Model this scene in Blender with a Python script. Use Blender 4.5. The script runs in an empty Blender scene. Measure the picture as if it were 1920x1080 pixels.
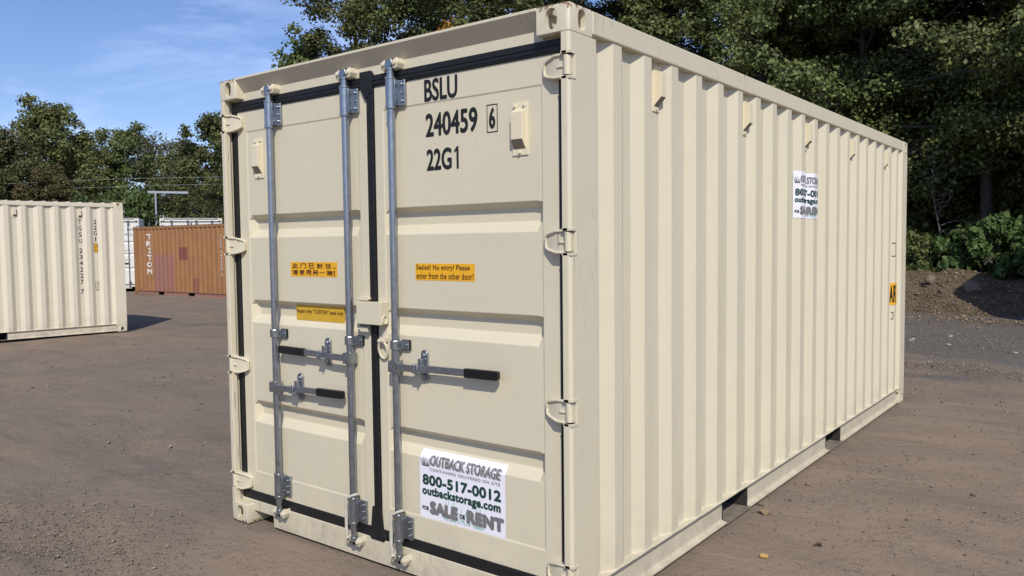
import bpy, bmesh, math, random
import numpy as np
from mathutils import Matrix, Vector
R_ = math.radians
scene = bpy.context.scene
COL = scene.collection

# ------------------------------------------------------------------ camera
cd = bpy.data.cameras.new('camera')
cam = bpy.data.objects.new('camera', cd); COL.objects.link(cam)
cd.sensor_width = 36.0; cd.lens = 28.138; cd.clip_start = 0.05; cd.clip_end = 3000
cx = Vector((0.7912085, 0.61145026, -0.01084846))
cy = Vector((-0.02507868, 0.05016573, 0.99842599))
cz = -Vector((-0.61103205, 0.78969107, -0.05502591))
m = Matrix((cx, cy, cz)).transposed().to_4x4()
m.translation = Vector((1.7835926, -2.6924755, 1.6290905))
cam.matrix_world = m
scene.camera = cam

# ------------------------------------------------------------------ sky, sun, exposure
SUN_EL = R_(41.5)
SUN_H = Vector((0.69, -0.724, 0)).normalized()
world = bpy.data.worlds.new('World'); scene.world = world; world.use_nodes = True
wn = world.node_tree; wn.nodes.clear()
def N(nt, t, **kw):
    n = nt.nodes.new(t)
    for k, v in kw.items():
        if k.startswith('i_'): n.inputs[k[2:]].default_value = v
        else: setattr(n, k, v)
    return n
sky = N(wn, 'ShaderNodeTexSky', sky_type='NISHITA', sun_disc=False, sun_elevation=SUN_EL,
        sun_rotation=math.atan2(SUN_H.x, SUN_H.y), altitude=100, air_density=1.0, dust_density=0.35, ozone_density=2.2)
tc = N(wn, 'ShaderNodeTexCoord')
mp = N(wn, 'ShaderNodeMapping'); mp.inputs['Scale'].default_value = (1.2, 2.2, 9.0); mp.inputs['Rotation'].default_value = (0, R_(-6), R_(20))
nz = N(wn, 'ShaderNodeTexNoise', i_Scale=1.6, i_Detail=7.0, i_Roughness=0.6, i_Distortion=0.5)
rp = N(wn, 'ShaderNodeMapRange'); rp.inputs['From Min'].default_value = 0.46; rp.inputs['From Max'].default_value = 0.78
rp.inputs['To Max'].default_value = 0.5
mixc = N(wn, 'ShaderNodeMix', data_type='RGBA'); mixc.inputs['B'].default_value = (9.0, 10.2, 12.0, 1)
bg = N(wn, 'ShaderNodeBackground', i_Strength=0.106); wo = N(wn, 'ShaderNodeOutputWorld')
L = wn.links.new
L(tc.outputs['Generated'], mp.inputs['Vector']); L(mp.outputs['Vector'], nz.inputs['Vector'])
L(nz.outputs['Fac'], rp.inputs['Value']); L(rp.outputs['Result'], mixc.inputs['Factor'])
L(sky.outputs['Color'], mixc.inputs['A']); tint = N(wn, 'ShaderNodeMix', data_type='RGBA', blend_type='MULTIPLY'); tint.inputs['Factor'].default_value = 1; tint.inputs['B'].default_value = (.95, 1.0, 1.25, 1)
L(mixc.outputs['Result'], tint.inputs['A']); L(tint.outputs['Result'], bg.inputs['Color']); L(bg.outputs['Background'], wo.inputs['Surface'])

sd = bpy.data.lights.new('sun', 'SUN'); sd.energy = 4.2; sd.angle = R_(0.53); sd.color = (1.0, 0.935, 0.81)
sun = bpy.data.objects.new('sun', sd); COL.objects.link(sun)
sv = Vector((SUN_H.x*math.cos(SUN_EL), SUN_H.y*math.cos(SUN_EL), math.sin(SUN_EL)))
sun.rotation_euler = sv.to_track_quat('Z', 'Y').to_euler(); sun.location = sv*40
scene.view_settings.view_transform = 'Standard'; scene.view_settings.look = 'None'
scene.view_settings.gamma = 1.0; scene.view_settings.use_curve_mapping = False
scene.view_settings.exposure = -0.03
scene.cycles.max_bounces = 6
scene.cycles.use_denoising = True

# ------------------------------------------------------------------ helpers
def link(o, parent=None):
    COL.objects.link(o)
    if parent is not None: o.parent = parent
    return o
def tag(o, label=None, cat=None, group=None, kind=None):
    if label: o['label'] = label
    if cat: o['category'] = cat
    if group: o['group'] = group
    if kind: o['kind'] = kind
    return o
def thing(name, label, cat, loc=(0, 0, 0), rotz=0, group=None, scale=1):
    o = bpy.data.objects.new(name, None); o.empty_display_size = .2; COL.objects.link(o)
    o.location = loc; o.rotation_euler = (0, 0, rotz)
    if scale != 1: o.scale = (scale,)*3
    return tag(o, label, cat, group)
class MB:
    def __init__(s): s.v = []; s.f = []; s.m = []
    def add(s, vs, fs, mi=0):
        k = len(s.v); s.v += [tuple(p) for p in vs]
        for f in fs: s.f.append(tuple(i+k for i in f)); s.m.append(mi)
        return s
    def box(s, x0, x1, y0, y1, z0, z1, mi=0):
        return s.add([(x0,y0,z0),(x1,y0,z0),(x1,y1,z0),(x0,y1,z0),(x0,y0,z1),(x1,y0,z1),(x1,y1,z1),(x0,y1,z1)],
              [(3,2,1,0),(4,5,6,7),(0,1,5,4),(1,2,6,5),(2,3,7,6),(3,0,4,7)], mi)
    def prism(s, poly, ax, a, b, mi=0):
        n = len(poly)
        def P(p, t): return (t, p[0], p[1]) if ax == 'x' else ((p[0], t, p[1]) if ax == 'y' else (p[0], p[1], t))
        vs = [P(p, a) for p in poly]+[P(p, b) for p in poly]
        fs = [tuple(range(n)), tuple(range(2*n-1, n-1, -1))]+[(i, n+i, n+(i+1) % n, (i+1) % n) for i in range(n)]
        return s.add(vs, fs, mi)
    def tube(s, pts, r, n=10, mi=0, caps=True, closed=False):
        pts = [Vector(p) for p in pts]; k = len(pts); rs = r if isinstance(r, (list, tuple)) else [r]*k
        vs = []; fs = []; prev = None
        for i, p in enumerate(pts):
            a = pts[(i-1) % k] if (i > 0 or closed) else p; b = pts[(i+1) % k] if (i < k-1 or closed) else p
            d = (b-a).normalized()
            if prev is None:
                prev = Vector((0, 0, 1)) if abs(d.z) < .9 else Vector((1, 0, 0))
            u = (prev-d*prev.dot(d)).normalized(); w = d.cross(u); prev = u
            for j in range(n):
                t = 2*math.pi*j/n; vs.append(p+(u*math.cos(t)+w*math.sin(t))*rs[i])
        for i in range(k if closed else k-1):
            for j in range(n):
                a = i*n+j; b = i*n+(j+1) % n; c = ((i+1) % k)*n+(j+1) % n; d = ((i+1) % k)*n+j
                fs.append((a, b, c, d))
        if caps and not closed: fs += [tuple(range(n-1, -1, -1)), tuple(range((k-1)*n, k*n))]
        return s.add(vs, fs, mi)
    def cyl(s, p0, p1, r, n=14, mi=0, r2=None): return s.tube([p0, p1], [r, r if r2 is None else r2], n, mi)
    def sheet(s, us, vs, fn, mi=0):
        nv = len(vs); P = [fn(u, v) for u in us for v in vs]
        return s.add(P, [(i*nv+j, (i+1)*nv+j, (i+1)*nv+j+1, i*nv+j+1) for i in range(len(us)-1) for j in range(nv-1)], mi)
    def build(s, name, mats, parent=None, bevel=0, smooth=None, normals=True):
        me = bpy.data.meshes.new(name); me.from_pydata(s.v, [], s.f)
        if not isinstance(mats, (list, tuple)): mats = [mats]
        for mt in mats: me.materials.append(mt)
        me.polygons.foreach_set('material_index', s.m)
        if normals:
            b = bmesh.new(); b.from_mesh(me); bmesh.ops.recalc_face_normals(b, faces=b.faces); b.to_mesh(me); b.free()
        if smooth:
            me.polygons.foreach_set('use_smooth', [True]*len(me.polygons)); me.set_sharp_from_angle(angle=R_(smooth))
        o = link(bpy.data.objects.new(name, me), parent)
        if bevel:
            bv = o.modifiers.new('edge', 'BEVEL'); bv.width = bevel; bv.segments = 2; bv.limit_method = 'ANGLE'; bv.angle_limit = R_(40)
        return o

# ------------------------------------------------------------------ materials
def mat(name, build):
    mt = bpy.data.materials.new(name); mt.use_nodes = True; nt = mt.node_tree; nt.nodes.clear()
    out = N(nt, 'ShaderNodeOutputMaterial'); sh = build(nt); nt.links.new(sh, out.inputs['Surface']); return mt
def mixcol(nt, fac, a, b, blend='MIX'):
    mx = N(nt, 'ShaderNodeMix', data_type='RGBA', blend_type=blend)
    for s_, v in (('Factor', fac), ('A', a), ('B', b)):
        if isinstance(v, (int, float)): mx.inputs[s_].default_value = v
        elif isinstance(v, tuple): mx.inputs[s_].default_value = v if len(v) == 4 else (*v, 1)
        else: nt.links.new(v, mx.inputs[s_])
    return mx.outputs['Result']
def noise(nt, vec, scale, detail=4, rough=.55, dist=0, map_=None):
    if map_ is not None:
        mp_ = N(nt, 'ShaderNodeMapping'); mp_.inputs['Scale'].default_value = map_; nt.links.new(vec, mp_.inputs['Vector']); vec = mp_.outputs['Vector']
    n = N(nt, 'ShaderNodeTexNoise', i_Scale=scale, i_Detail=detail, i_Roughness=rough, i_Distortion=dist); nt.links.new(vec, n.inputs['Vector'])
    return n.outputs['Fac']
def rng_(nt, v, a, b, c=0., d=1.):
    r = N(nt, 'ShaderNodeMapRange'); r.clamp = True
    for k, x in (('From Min', a), ('From Max', b), ('To Min', c), ('To Max', d)): r.inputs[k].default_value = x
    nt.links.new(v, r.inputs['Value']); return r.outputs['Result']
def math_(nt, op, a, b):
    n = N(nt, 'ShaderNodeMath', operation=op)
    for i, v in enumerate((a, b)):
        if isinstance(v, (int, float)): n.inputs[i].default_value = v
        else: nt.links.new(v, n.inputs[i])
    return n.outputs[0]
def princ(nt, col, rough=.5, metal=0., spec=.5, bump=None, bstr=.3, bdist=.01):
    p = N(nt, 'ShaderNodeBsdfPrincipled')
    for s_, v in (('Base Color', col), ('Roughness', rough), ('Metallic', metal), ('Specular IOR Level', spec)):
        if isinstance(v, tuple): p.inputs[s_].default_value = v if len(v) == 4 else (*v, 1)
        elif isinstance(v, (int, float)): p.inputs[s_].default_value = v
        else: nt.links.new(v, p.inputs[s_])
    if bump is not None:
        b = N(nt, 'ShaderNodeBump', i_Strength=bstr, i_Distance=bdist); nt.links.new(bump, b.inputs['Height']); nt.links.new(b.outputs['Normal'], p.inputs['Normal'])
    return p.outputs['BSDF']
def objco(nt): return N(nt, 'ShaderNodeTexCoord').outputs['Object']
def geopos(nt): return N(nt, 'ShaderNodeNewGeometry').outputs['Position']

def paint(name, col, rough=.42, dirt=(.30, .24, .17), amount=.35, low_dirt=.5, scratch=.0):
    def b(nt):
        co = objco(nt)
        n1 = noise(nt, co, 1.3, 5, .6)
        c = mixcol(nt, rng_(nt, n1, .35, .7, 0, .5), col, tuple(x*.93 for x in col))
        st = noise(nt, co, 2.0, 6, .65, 0, (9, 9, .5))
        c = mixcol(nt, rng_(nt, st, .60, .82, 0, amount*.55), c, dirt)
        sp = noise(nt, co, 26, 3, .5)
        c = mixcol(nt, rng_(nt, sp, .70, .80, 0, amount), c, dirt)
        sx = N(nt, 'ShaderNodeSeparateXYZ'); nt.links.new(co, sx.inputs[0])
        lo = math_(nt, 'MULTIPLY', rng_(nt, sx.outputs['Z'], .0, .42, 1, 0), rng_(nt, noise(nt, co, 7, 5, .65), .38, .68, 0, 1))
        c = mixcol(nt, math_(nt, 'MULTIPLY', lo, low_dirt), c, (.21, .165, .125))
        spl = math_(nt, 'MULTIPLY', rng_(nt, sx.outputs['Z'], .02, .16, 1, 0), rng_(nt, noise(nt, co, 18, 6, .75), .40, .62, 0, 1))
        c = mixcol(nt, math_(nt, 'MULTIPLY', spl, min(1, low_dirt*.75)), c, (.15, .115, .085))
        rs = rng_(nt, noise(nt, co, 11, 6, .8), .76, .79, 0, amount*1.6)
        c = mixcol(nt, rs, c, (.16, .085, .045))
        if scratch:
            s1 = noise(nt, co, 5.0, 2, .5, .4, (26, 26, .9))
            mk = math_(nt, 'MULTIPLY', rng_(nt, s1, .655, .68, 0, 1), rng_(nt, noise(nt, co, 2.2, 3), .5, .58, 0, 1))
            c = mixcol(nt, math_(nt, 'MULTIPLY', mk, scratch), c, (.13, .11, .095))
        ro = rng_(nt, noise(nt, co, 5, 4), .3, .7, rough-.06, rough+.10)
        bm_ = noise(nt, co, 3.0, 3, .5)
        return princ(nt, c, ro, 0, .45, bm_, .16, .03)
    return mat(name, b)
CREAM = (.615, .560, .424)
M_cream = paint('cream_paint', CREAM, amount=.22, low_dirt=.35)
M_post = paint('cream_paint_scuffed', CREAM, amount=.30, low_dirt=.3, scratch=.8)
M_rail = paint('cream_paint_dusty', (.585, .53, .41), amount=.35, low_dirt=.28)
def b_cast(base):
    def b(nt):
        co = objco(nt); sx = N(nt, 'ShaderNodeSeparateXYZ'); nt.links.new(co, sx.inputs[0])
        n1 = noise(nt, co, 34, 6, .7, .6)
        up = rng_(nt, sx.outputs['Z'], -.05, 0, .0, .20)
        k = rng_(nt, math_(nt, 'ADD', n1, up), .66, .73, 0, 1)
        c = mixcol(nt, rng_(nt, noise(nt, co, 9, 4), .4, .75, 0, .5), base, tuple(x*.86 for x in base))
        c = mixcol(nt, k, c, mixcol(nt, noise(nt, co, 60, 3), (.10, .045, .022), (.20, .11, .06)))
        return princ(nt, c, rng_(nt, k, 0, 1, .45, .85), 0, .4, math_(nt, 'SUBTRACT', noise(nt, co, 40, 3), k), .25, .003)
    return b
M_cast = mat('cream_casting', b_cast(CREAM))
M_castw = mat('white_casting', b_cast((.72, .72, .70)))
M_casto = mat('orange_casting', b_cast((.26, .12, .065)))
M_white = paint('white_paint', (.74, .74, .72), amount=.3)
M_lcream = paint('pale_cream_paint', (.66, .60, .475), amount=.3, low_dirt=.5)
def b_orange(nt):
    co = objco(nt); sx = N(nt, 'ShaderNodeSeparateXYZ'); nt.links.new(co, sx.inputs[0])
    n1 = noise(nt, co, 2, 5)
    c = mixcol(nt, rng_(nt, n1, .3, .7), (.33, .165, .070), (.275, .135, .06))
    st = noise(nt, co, 2.2, 6, .65, 0, (7, 7, .45)); c = mixcol(nt, rng_(nt, st, .52, .75, 0, .5), c, (.20, .095, .05))
    def rect(y0, y1, z0, z1):
        f = None
        for s_, a, b_ in (('Y', y0, y1), ('Z', z0, z1)):
            lo = math_(nt, 'GREATER_THAN', sx.outputs[s_], a); hi = math_(nt, 'LESS_THAN', sx.outputs[s_], b_)
            w = math_(nt, 'MULTIPLY', lo, hi); f = w if f is None else math_(nt, 'MULTIPLY', f, w)
        return f
    c = mixcol(nt, math_(nt, 'MULTIPLY', rect(1.34, 2.70, 0, 1.52), .85), c, (.27, .125, .105))
    c = mixcol(nt, math_(nt, 'MULTIPLY', rect(3.01, 3.55, 1.34, 1.80), .95), c, (.18, .062, .052))
    c = mixcol(nt, math_(nt, 'MULTIPLY', rect(3.82, 4.22, 0, .69), .8), c, (.22, .085, .06))
    sp = noise(nt, co, 9, 4, .6)
    lowm = rng_(nt, sx.outputs['Z'], .1, 1.0, .10, 0)
    c = mixcol(nt, rng_(nt, math_(nt, 'ADD', sp, lowm), .72, .80, 0, .8), c, (.09, .035, .02))
    return princ(nt, c, .6, 0, .3, sp, .1, .02)
M_orange = mat('weathered_orange_paint', b_orange)
M_orail = paint('faded_red_paint', (.30, .135, .105), .6, (.12, .05, .03), .5)
def b_galv(nt):
    co = objco(nt); n = noise(nt, co, 30, 5, .6)
    v = N(nt, 'ShaderNodeTexVoronoi', i_Scale=55.0); nt.links.new(co, v.inputs['Vector'])
    c = mixcol(nt, rng_(nt, n, .35, .65), (.30, .325, .36), (.36, .385, .42))
    c = mixcol(nt, rng_(nt, v.outputs['Distance'], 0, .6, .10, 0), c, (.62, .64, .66))
    return princ(nt, c, rng_(nt, n, .3, .7, .27, .36), .92, .5, n, .03, .002)
M_galv = mat('galvanised_steel', b_galv)
def plain(name, col, rough=.6, metal=0, spec=.4, var=.12, sc=12):
    def b(nt):
        n = noise(nt, objco(nt), sc, 5, .6)
        return princ(nt, mixcol(nt, rng_(nt, n, .3, .7), col, tuple(x*(1-var) for x in col)), rough, metal, spec, n, .06, .004)
    return mat(name, b)
M_rubber = plain('black_rubber', (.011, .011, .013), .5, 0, .4, .35, 30)
M_grip = plain('black_grip', (.006, .006, .007), .38, 0, .45)
M_dark = plain('dark_underside_pocket_shade', (.03, .028, .026), .9)
M_strap = plain('dirty_strap', (.25, .215, .175), .85, var=.5, sc=14)
M_black = plain('black_print', (.012, .011, .011), .45)
M_yellow = plain('yellow_vinyl', (.78, .40, .018), .4, var=.05)
M_yellow2 = plain('yellow_plate', (.60, .36, .03), .45, var=.1)
M_brown = plain('brown_print', (.07, .018, .006), .5)
M_vinyl = plain('white_vinyl', (.78, .775, .86), .35, var=.03)
M_green = plain('dark_green_print', (.012, .055, .045), .45)
M_grey = plain('grey_print', (.20, .195, .20), .45, var=.3, sc=40)
M_grey2 = plain('light_grey_print', (.42, .42, .44), .45, var=.2)
M_teal = plain('pale_teal_print', (.36, .56, .53), .45)
M_wprint = plain('white_print', (.72, .70, .66), .6)
M_rope = plain('white_cord', (.62, .58, .50), .9, var=.4, sc=160)
M_vent = plain('vent_plastic', (.69, .62, .455), .45, var=.05)
M_mesh = plain('vent_grille', (.36, .32, .24), .6, var=.7, sc=160)
M_blue = plain('pale_blue_steel', (.34, .39, .46), .5)

# ------------------------------------------------------------------ text
def text_bm(s, off=0., shear=0., space=1.):
    c = bpy.data.curves.new('txt', 'FONT'); c.body = s
    off = 0.
    c.offset = off; c.shear = shear; c.space_character = space; c.resolution_u = 4
    o = bpy.data.objects.new('txt', c); COL.objects.link(o)
    dg = bpy.context.evaluated_depsgraph_get(); dg.update()
    ev = o.evaluated_get(dg); me = ev.to_mesh()
    b = bmesh.new(); b.from_mesh(me); ev.to_mesh_clear()
    bpy.data.objects.remove(o); bpy.data.curves.remove(c)
    xs = [v.co.x for v in b.verts] or [0, 1]; ys = [v.co.y for v in b.verts] or [0, 1]
    x0, x1, y0, y1 = min(xs), max(xs), min(ys), max(ys)
    for v in b.verts: v.co = ((v.co.x-x0)/max(1e-6, x1-x0), (v.co.y-y0)/max(1e-6, y1-y0), 0)
    return b
def emit(mb, b, box, fn, lift, mi, cu=(), cv=()):
    u0, u1, v0, v1 = box
    for v in b.verts: v.co = (u0+v.co.x*(u1-u0), v0+v.co.y*(v1-v0), 0)
    for ax, cs in ((0, cu), (1, cv)):
        for c in cs:
            nrm = (1, 0, 0) if ax == 0 else (0, 1, 0); p = (c, 0, 0) if ax == 0 else (0, c, 0)
            bmesh.ops.bisect_plane(b, geom=b.verts[:]+b.edges[:]+b.faces[:], plane_co=p, plane_no=nrm, dist=1e-7)
    b.verts.index_update()
    mb.add([fn(v.co.x, v.co.y, lift) for v in b.verts], [tuple(v.index for v in f.verts) for f in b.faces], mi); b.free()
def emit_text(mb, s, box, fn, lift=.0012, mi=0, off=0., shear=0., space=1., cu=(), cv=(), bold=None):
    if not bold: return emit(mb, text_bm(s, off, shear, space), box, fn, lift, mi, cu, cv)
    du, dv = bold; u0, u1, v0, v1 = box; k = 0
    for a in range(9):
        ox, oy = (0, 0) if a == 8 else (du*math.cos(a*math.pi/4), dv*math.sin(a*math.pi/4))
        emit(mb, text_bm(s, off, shear, space), (u0+du+ox, u1-du+ox, v0+dv+oy, v1-dv+oy), fn, lift+a*2e-5, mi, cu, cv)
def emit_poly(mb, pts, fn, lift, mi, cu=(), cv=()):
    b = bmesh.new(); b.faces.new([b.verts.new((p[0], p[1], 0)) for p in pts])
    emit(mb, b, (0, 1, 0, 1), fn, lift, mi, cu, cv)
def outline(mb, box, t, fn, lift, mi, cu=(), cv=(), tv=None):
    u0, u1, v0, v1 = box; tv = tv or t
    for r in ((u0, u1, v0, v0+tv), (u0, u1, v1-tv, v1), (u0, u0+t, v0+tv, v1-tv), (u1-t, u1, v0+tv, v1-tv)):
        emit_poly(mb, [(r[0], r[2]), (r[1], r[2]), (r[1], r[3]), (r[0], r[3])], fn, lift, mi, cu, cv)
def sign_art(mb, fn, cu=(), cv=()):
    """white sheet with the storage firm's lettering, u 0..1, v 0..1.17; slots: 0 white 1 green 2 grey 3 lightgrey 4 teal 5 black"""
    k = dict(fn=fn, cu=cu, cv=cv)
    emit_poly(mb, [(0, 0), (1, 0), (1, 1.17), (0, 1.17)], fn, 0., 0, cu, cv)
    r = random.Random(4)
    for i in range(60):
        u = r.uniform(.25, .76); w = r.uniform(.006, .014); h = r.uniform(.10, .62)*(1 if r.random() < .5 else .45); le = r.uniform(-.10, .10)
        emit_poly(mb, [(u, .03+r.uniform(0, .08)), (u+w, .03), (u+le+w*.5, .05+h)], fn, .0004+i*8e-6, 4 if r.random() < .75 else 3, cu, cv)
    for i in range(13):
        u = .035+.075*i/12; le = (i-6)*.006+r.uniform(-.012, .012)
        emit_poly(mb, [(u, .865), (u+.009, .865), (u+le, r.uniform(.97, 1.08))], fn, .0005+i*2e-5, 1 if i % 3 == 0 else 2, cu, cv)
    B = lambda mm: (mm/528., mm/290.)
    emit_text(mb, 'OUTBACK STORAGE', (.138, .958, .882, 1.062), bold=B(2.6), shear=.12, mi=3, lift=.0007, space=1.06, **k)
    emit_text(mb, 'OUTBACK STORAGE', (.130, .948, .895, 1.075), bold=B(1.9), shear=.12, mi=2, lift=.0012, space=1.06, **k)
    emit_text(mb, 'CONTAINERS DELIVERED ON SITE', (.13, .945, .803, .853), mi=2, space=1.2, bold=B(.5), **k)
    emit_text(mb, '800-517-0012', (.035, .955, .553, .737), mi=1, bold=B(3.4), space=1.04, **k)
    emit_text(mb, 'outbackstorage.com', (.03, .95, .345, .535), mi=1, bold=B(2.9), space=1.06, **k)
    emit_text(mb, 'FOR', (.028, .112, .125, .198), mi=5, bold=B(1.3), space=1.05, **k)
    emit_text(mb, 'SALE', (.12, .465, .075, .305), mi=2, bold=B(7.0), space=1.06, **k)
    emit_text(mb, 'OR', (.480, .547, .128, .208), mi=5, bold=B(1.4), space=1.1, **k)
    emit_text(mb, 'RENT', (.562, .985, .082, .308), mi=2, bold=B(7.0), space=1.08, **k)
SIGN_M = [M_vinyl, M_green, M_grey, M_grey2, M_teal, M_black]

# ------------------------------------------------------------------ container kit
W, H20 = 2.438, 2.591
def bool_cut(base, cutters):
    mb_ = base.build('tmp', M_cast); obs = []
    for c in cutters:
        oc = c.build('tmpc', M_cast); obs.append(oc); bo = mb_.modifiers.new('b', 'BOOLEAN'); bo.object = oc; bo.operation = 'DIFFERENCE'; bo.solver = 'EXACT'
    dg = bpy.context.evaluated_depsgraph_get(); dg.update()
    me = bpy.data.meshes.new_from_object(mb_.evaluated_get(dg)); me.name = 'corner_casting'
    for o in obs+[mb_]: bpy.data.objects.remove(o)
    return me
def stadium(ca, cb, w, h, n=10):
    r = w/2; p = []
    for i in range(n+1): t = math.pi*i/n; p.append((ca+r*math.cos(t), cb+h/2-r+r*math.sin(t)))
    for i in range(n+1): t = math.pi+math.pi*i/n; p.append((ca+r*math.cos(t), cb-h/2+r+r*math.sin(t)))
    return p
def round_rect(x0, x1, y0, y1, rs, n=5):
    """rs: radii at (x0y0, x1y0, x1y1, x0y1)"""
    p = []
    for (cx_, cy_, r, a0) in ((x0, y0, rs[0], 180), (x1, y0, rs[1], 270), (x1, y1, rs[2], 0), (x0, y1, rs[3], 90)):
        ox = cx_+r*(1 if cx_ == x0 else -1); oy = cy_+r*(1 if cy_ == y0 else -1)
        for i in range(n+1):
            t = R_(a0+90*i/n); p.append((ox+r*math.cos(t), oy+r*math.sin(t)))
    return p
def casting_mesh():
    base = MB()
    pl = round_rect(-.162, 0, 0, .178, (.004, .014, .008, .004))
    cxm, cym = -.081, .089
    rings = []
    for z, ins in ((-.118, .004), (-.114, 0), (-.014, 0), (-.004, .004), (0, .013)):
        rings.append([(cxm+(x-cxm)*(1-ins/.081), cym+(y-cym)*(1-ins/.089), z) for x, y in pl])
    n = len(pl); vs = [p for r in rings for p in r]
    fs = [tuple(range(n-1, -1, -1)), tuple(range(4*n, 5*n))]
    for k in range(4):
        for i in range(n): fs.append((k*n+i, k*n+(i+1) % n, (k+1)*n+(i+1) % n, (k+1)*n+i))
    base.add(vs, fs)
    cav = MB().box(-.136, -.026, .026, .152, -.092, -.026)
    fr = MB().prism(stadium(-.087, -.059, .058, .086), 'y', -.03, .05)
    sdh = MB().prism(stadium(.095, -.059, .058, .086), 'x', -.05, .03)
    tp = MB().prism(stadium(-.085, .092, .062, .122), 'z', -.05, .03)
    return bool_cut(base, [cav, fr, sdh, tp])
CAST = casting_mesh()
CAST_ME = {}
def castings(root, mt, Ln, Hh):
    if mt.name not in CAST_ME:
        me = CAST.copy(); me.materials.clear(); me.materials.append(mt)
        me.polygons.foreach_set('use_smooth', [True]*len(me.polygons)); me.set_sharp_from_angle(angle=R_(35)); CAST_ME[mt.name] = me
    for x, sx_ in ((0, 1), (-W, -1)):
        for y, sy_ in ((0, 1), (Ln, -1)):
            for z, sz_ in ((Hh, 1), (0, -1)):
                o = link(bpy.data.objects.new('corner_casting', CAST_ME[mt.name]), root); o.location = (x, y, z); o.scale = (sx_, sy_, sz_)

XO, XI = -.008, -.044
def wall_profile(Ln):
    """(depth, y) outline of the corrugated side from the door end to the far end"""
    p = [(XI, .205), (XI, .287)]; y = .355; n = 0
    while y+.072 < Ln-.33:
        p += [(XO, y), (XO, y+.072), (XI, y+.14), (XI, y+.21)]; y += .278
    p[-1] = (XI, min(p[-1][1], Ln-.258)); p += [(-.004, Ln-.205)]
    return p
def arc_map(prof, s0_y, zfun, sgn=1, x_side=0.):
    """maps arc length u (m) along the profile from y=s0_y, height v, to a point on the wall"""
    ps = [Vector((y, d)) for d, y in prof]; acc = [0]
    for a, b in zip(ps, ps[1:]): acc.append(acc[-1]+(b-a).length)
    start = None
    for i, (a, b) in enumerate(zip(ps, ps[1:])):
        if a.x <= s0_y <= b.x: start = acc[i]+(b-a).length*((s0_y-a.x)/(b.x-a.x)); break
    def fn(u, v, lift):
        s = start+u
        for i in range(len(ps)-1):
            if s <= acc[i+1] or i == len(ps)-2:
                t = (s-acc[i])/(acc[i+1]-acc[i]); q = ps[i].lerp(ps[i+1], t); d = (ps[i+1]-ps[i]).normalized(); nr = Vector((-d.y, d.x))
                q = q+nr*(lift+.0032); return (x_side+sgn*q.y, q.x, zfun(v))
    return fn, [a-start for a in acc]

def vent_mb(depth=.034):
    """a vent hood facing +a: coordinates (across, out, up), centred"""
    mb = MB()
    mb.box(-.045, .045, 0, .006, -.112, .112)
    hood = [(.006, .085), (depth, .07), (depth, -.045), (.006, -.085)]
    n = 4
    vs = [(-.032, o, z) for o, z in hood]+[(.032, o, z) for o, z in hood]
    mb.add(vs, [(0, 1, 2, 3), (7, 6, 5, 4), (0, 4, 5, 1), (1, 5, 6, 2)])
    mb.add([(-.032, depth, -.045), (.032, depth, -.045), (.032, .006, -.085), (-.032, .006, -.085)], [(0, 1, 2, 3)], 1)
    for a, z in ((-.026, .098), (.026, .098), (0, -.099)): mb.cyl((a, .006, z), (a, .016, z), .007, 8)
    return mb
def add_vent(parent, mts, fn, depth=.034):
    mb = vent_mb(depth); mb.v = [fn(*p) for p in mb.v]
    return mb.build('vent', mts, parent, bevel=.0025)

def bottom_rail(root, mt, x, sgn, Ln, pockets):
    """channel rail along the side, cut by forklift pockets"""
    mb = MB(); ys = [.178]
    for a, b in pockets: ys += [a, b]
    ys.append(Ln-.178)
    prof = [(-.003, .166), (-.003, .159), (-.030, .156), (-.034, .148), (-.034, .044), (-.030, .034), (-.006, .028), (-.006, .018), (-.042, .018), (-.044, .150), (-.10, .160), (-.10, .166)]
    for i in range(0, len(ys), 2):
        mb.prism([(x+sgn*px, pz) for px, pz in prof], 'y', ys[i], ys[i+1])
    for a, b in pockets:
        mb.box(*sorted((x+sgn*-.004, x+sgn*-.10)), a, b, .158, .166)
        mb.box(*sorted((x+sgn*-.10, x+sgn*-.9)), a, b, .135, .149, 1)  # pocket ceiling and inner walls coloured near black to stand in for shade
        mb.box(*sorted((x+sgn*-.006, x+sgn*-.9)), a, b, .012, .018, 2)
        mb.box(*sorted((x+sgn*-.03, x+sgn*-.9)), a-.008, a, .018, .150, 1)
        mb.box(*sorted((x+sgn*-.03, x+sgn*-.9)), b-.003, b+.008, .018, .150, 1)
    return mb.build('bottom_rail', [mt, M_dark, M_strap], root, bevel=.002)

RECS = [(1.81, 1.68), (1.322, 1.19), (.735, .605)]
Y_FR, Y_PN, Y_RC = .055, .0585, .098
def door_leaf(root, mt, x0, x1, p0, p1, z0, z1, recs, name='door'):
    zs = [z0, z0+.004, .312-.002, .312+.002]; us = [x0, x0+.003, p0-.002, p0+.002, p0+.03, p1-.03, p1-.002, p1+.002, x1-.003, x1]
    rz = []
    for a, b in recs: zs += [b, b+.046, a-.026, a]; rz.append((b+.03, a-.013))
    zt = z1-.122; zs += [zt-.002, zt+.002, z1-.004, z1]; zs = sorted(zs)
    def fn(u, z):
        y = Y_FR
        if u in (x0, x1) or z in (z0, z1): y = Y_FR+.006
        elif p0-.001 < u < p1+.001 and .312 < z < zt: y = Y_PN
        if p0+.02 < u < p1-.02 and any(a < z < b for a, b in rz): y = Y_RC
        return (u, y, z)
    mb = MB().sheet(us, zs, fn)
    mb.box(x0+.01, x1-.01, .100, .112, z0+.01, z1-.01)
    return mb.build(name, mt, root, bevel=.004, normals=True)

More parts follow.
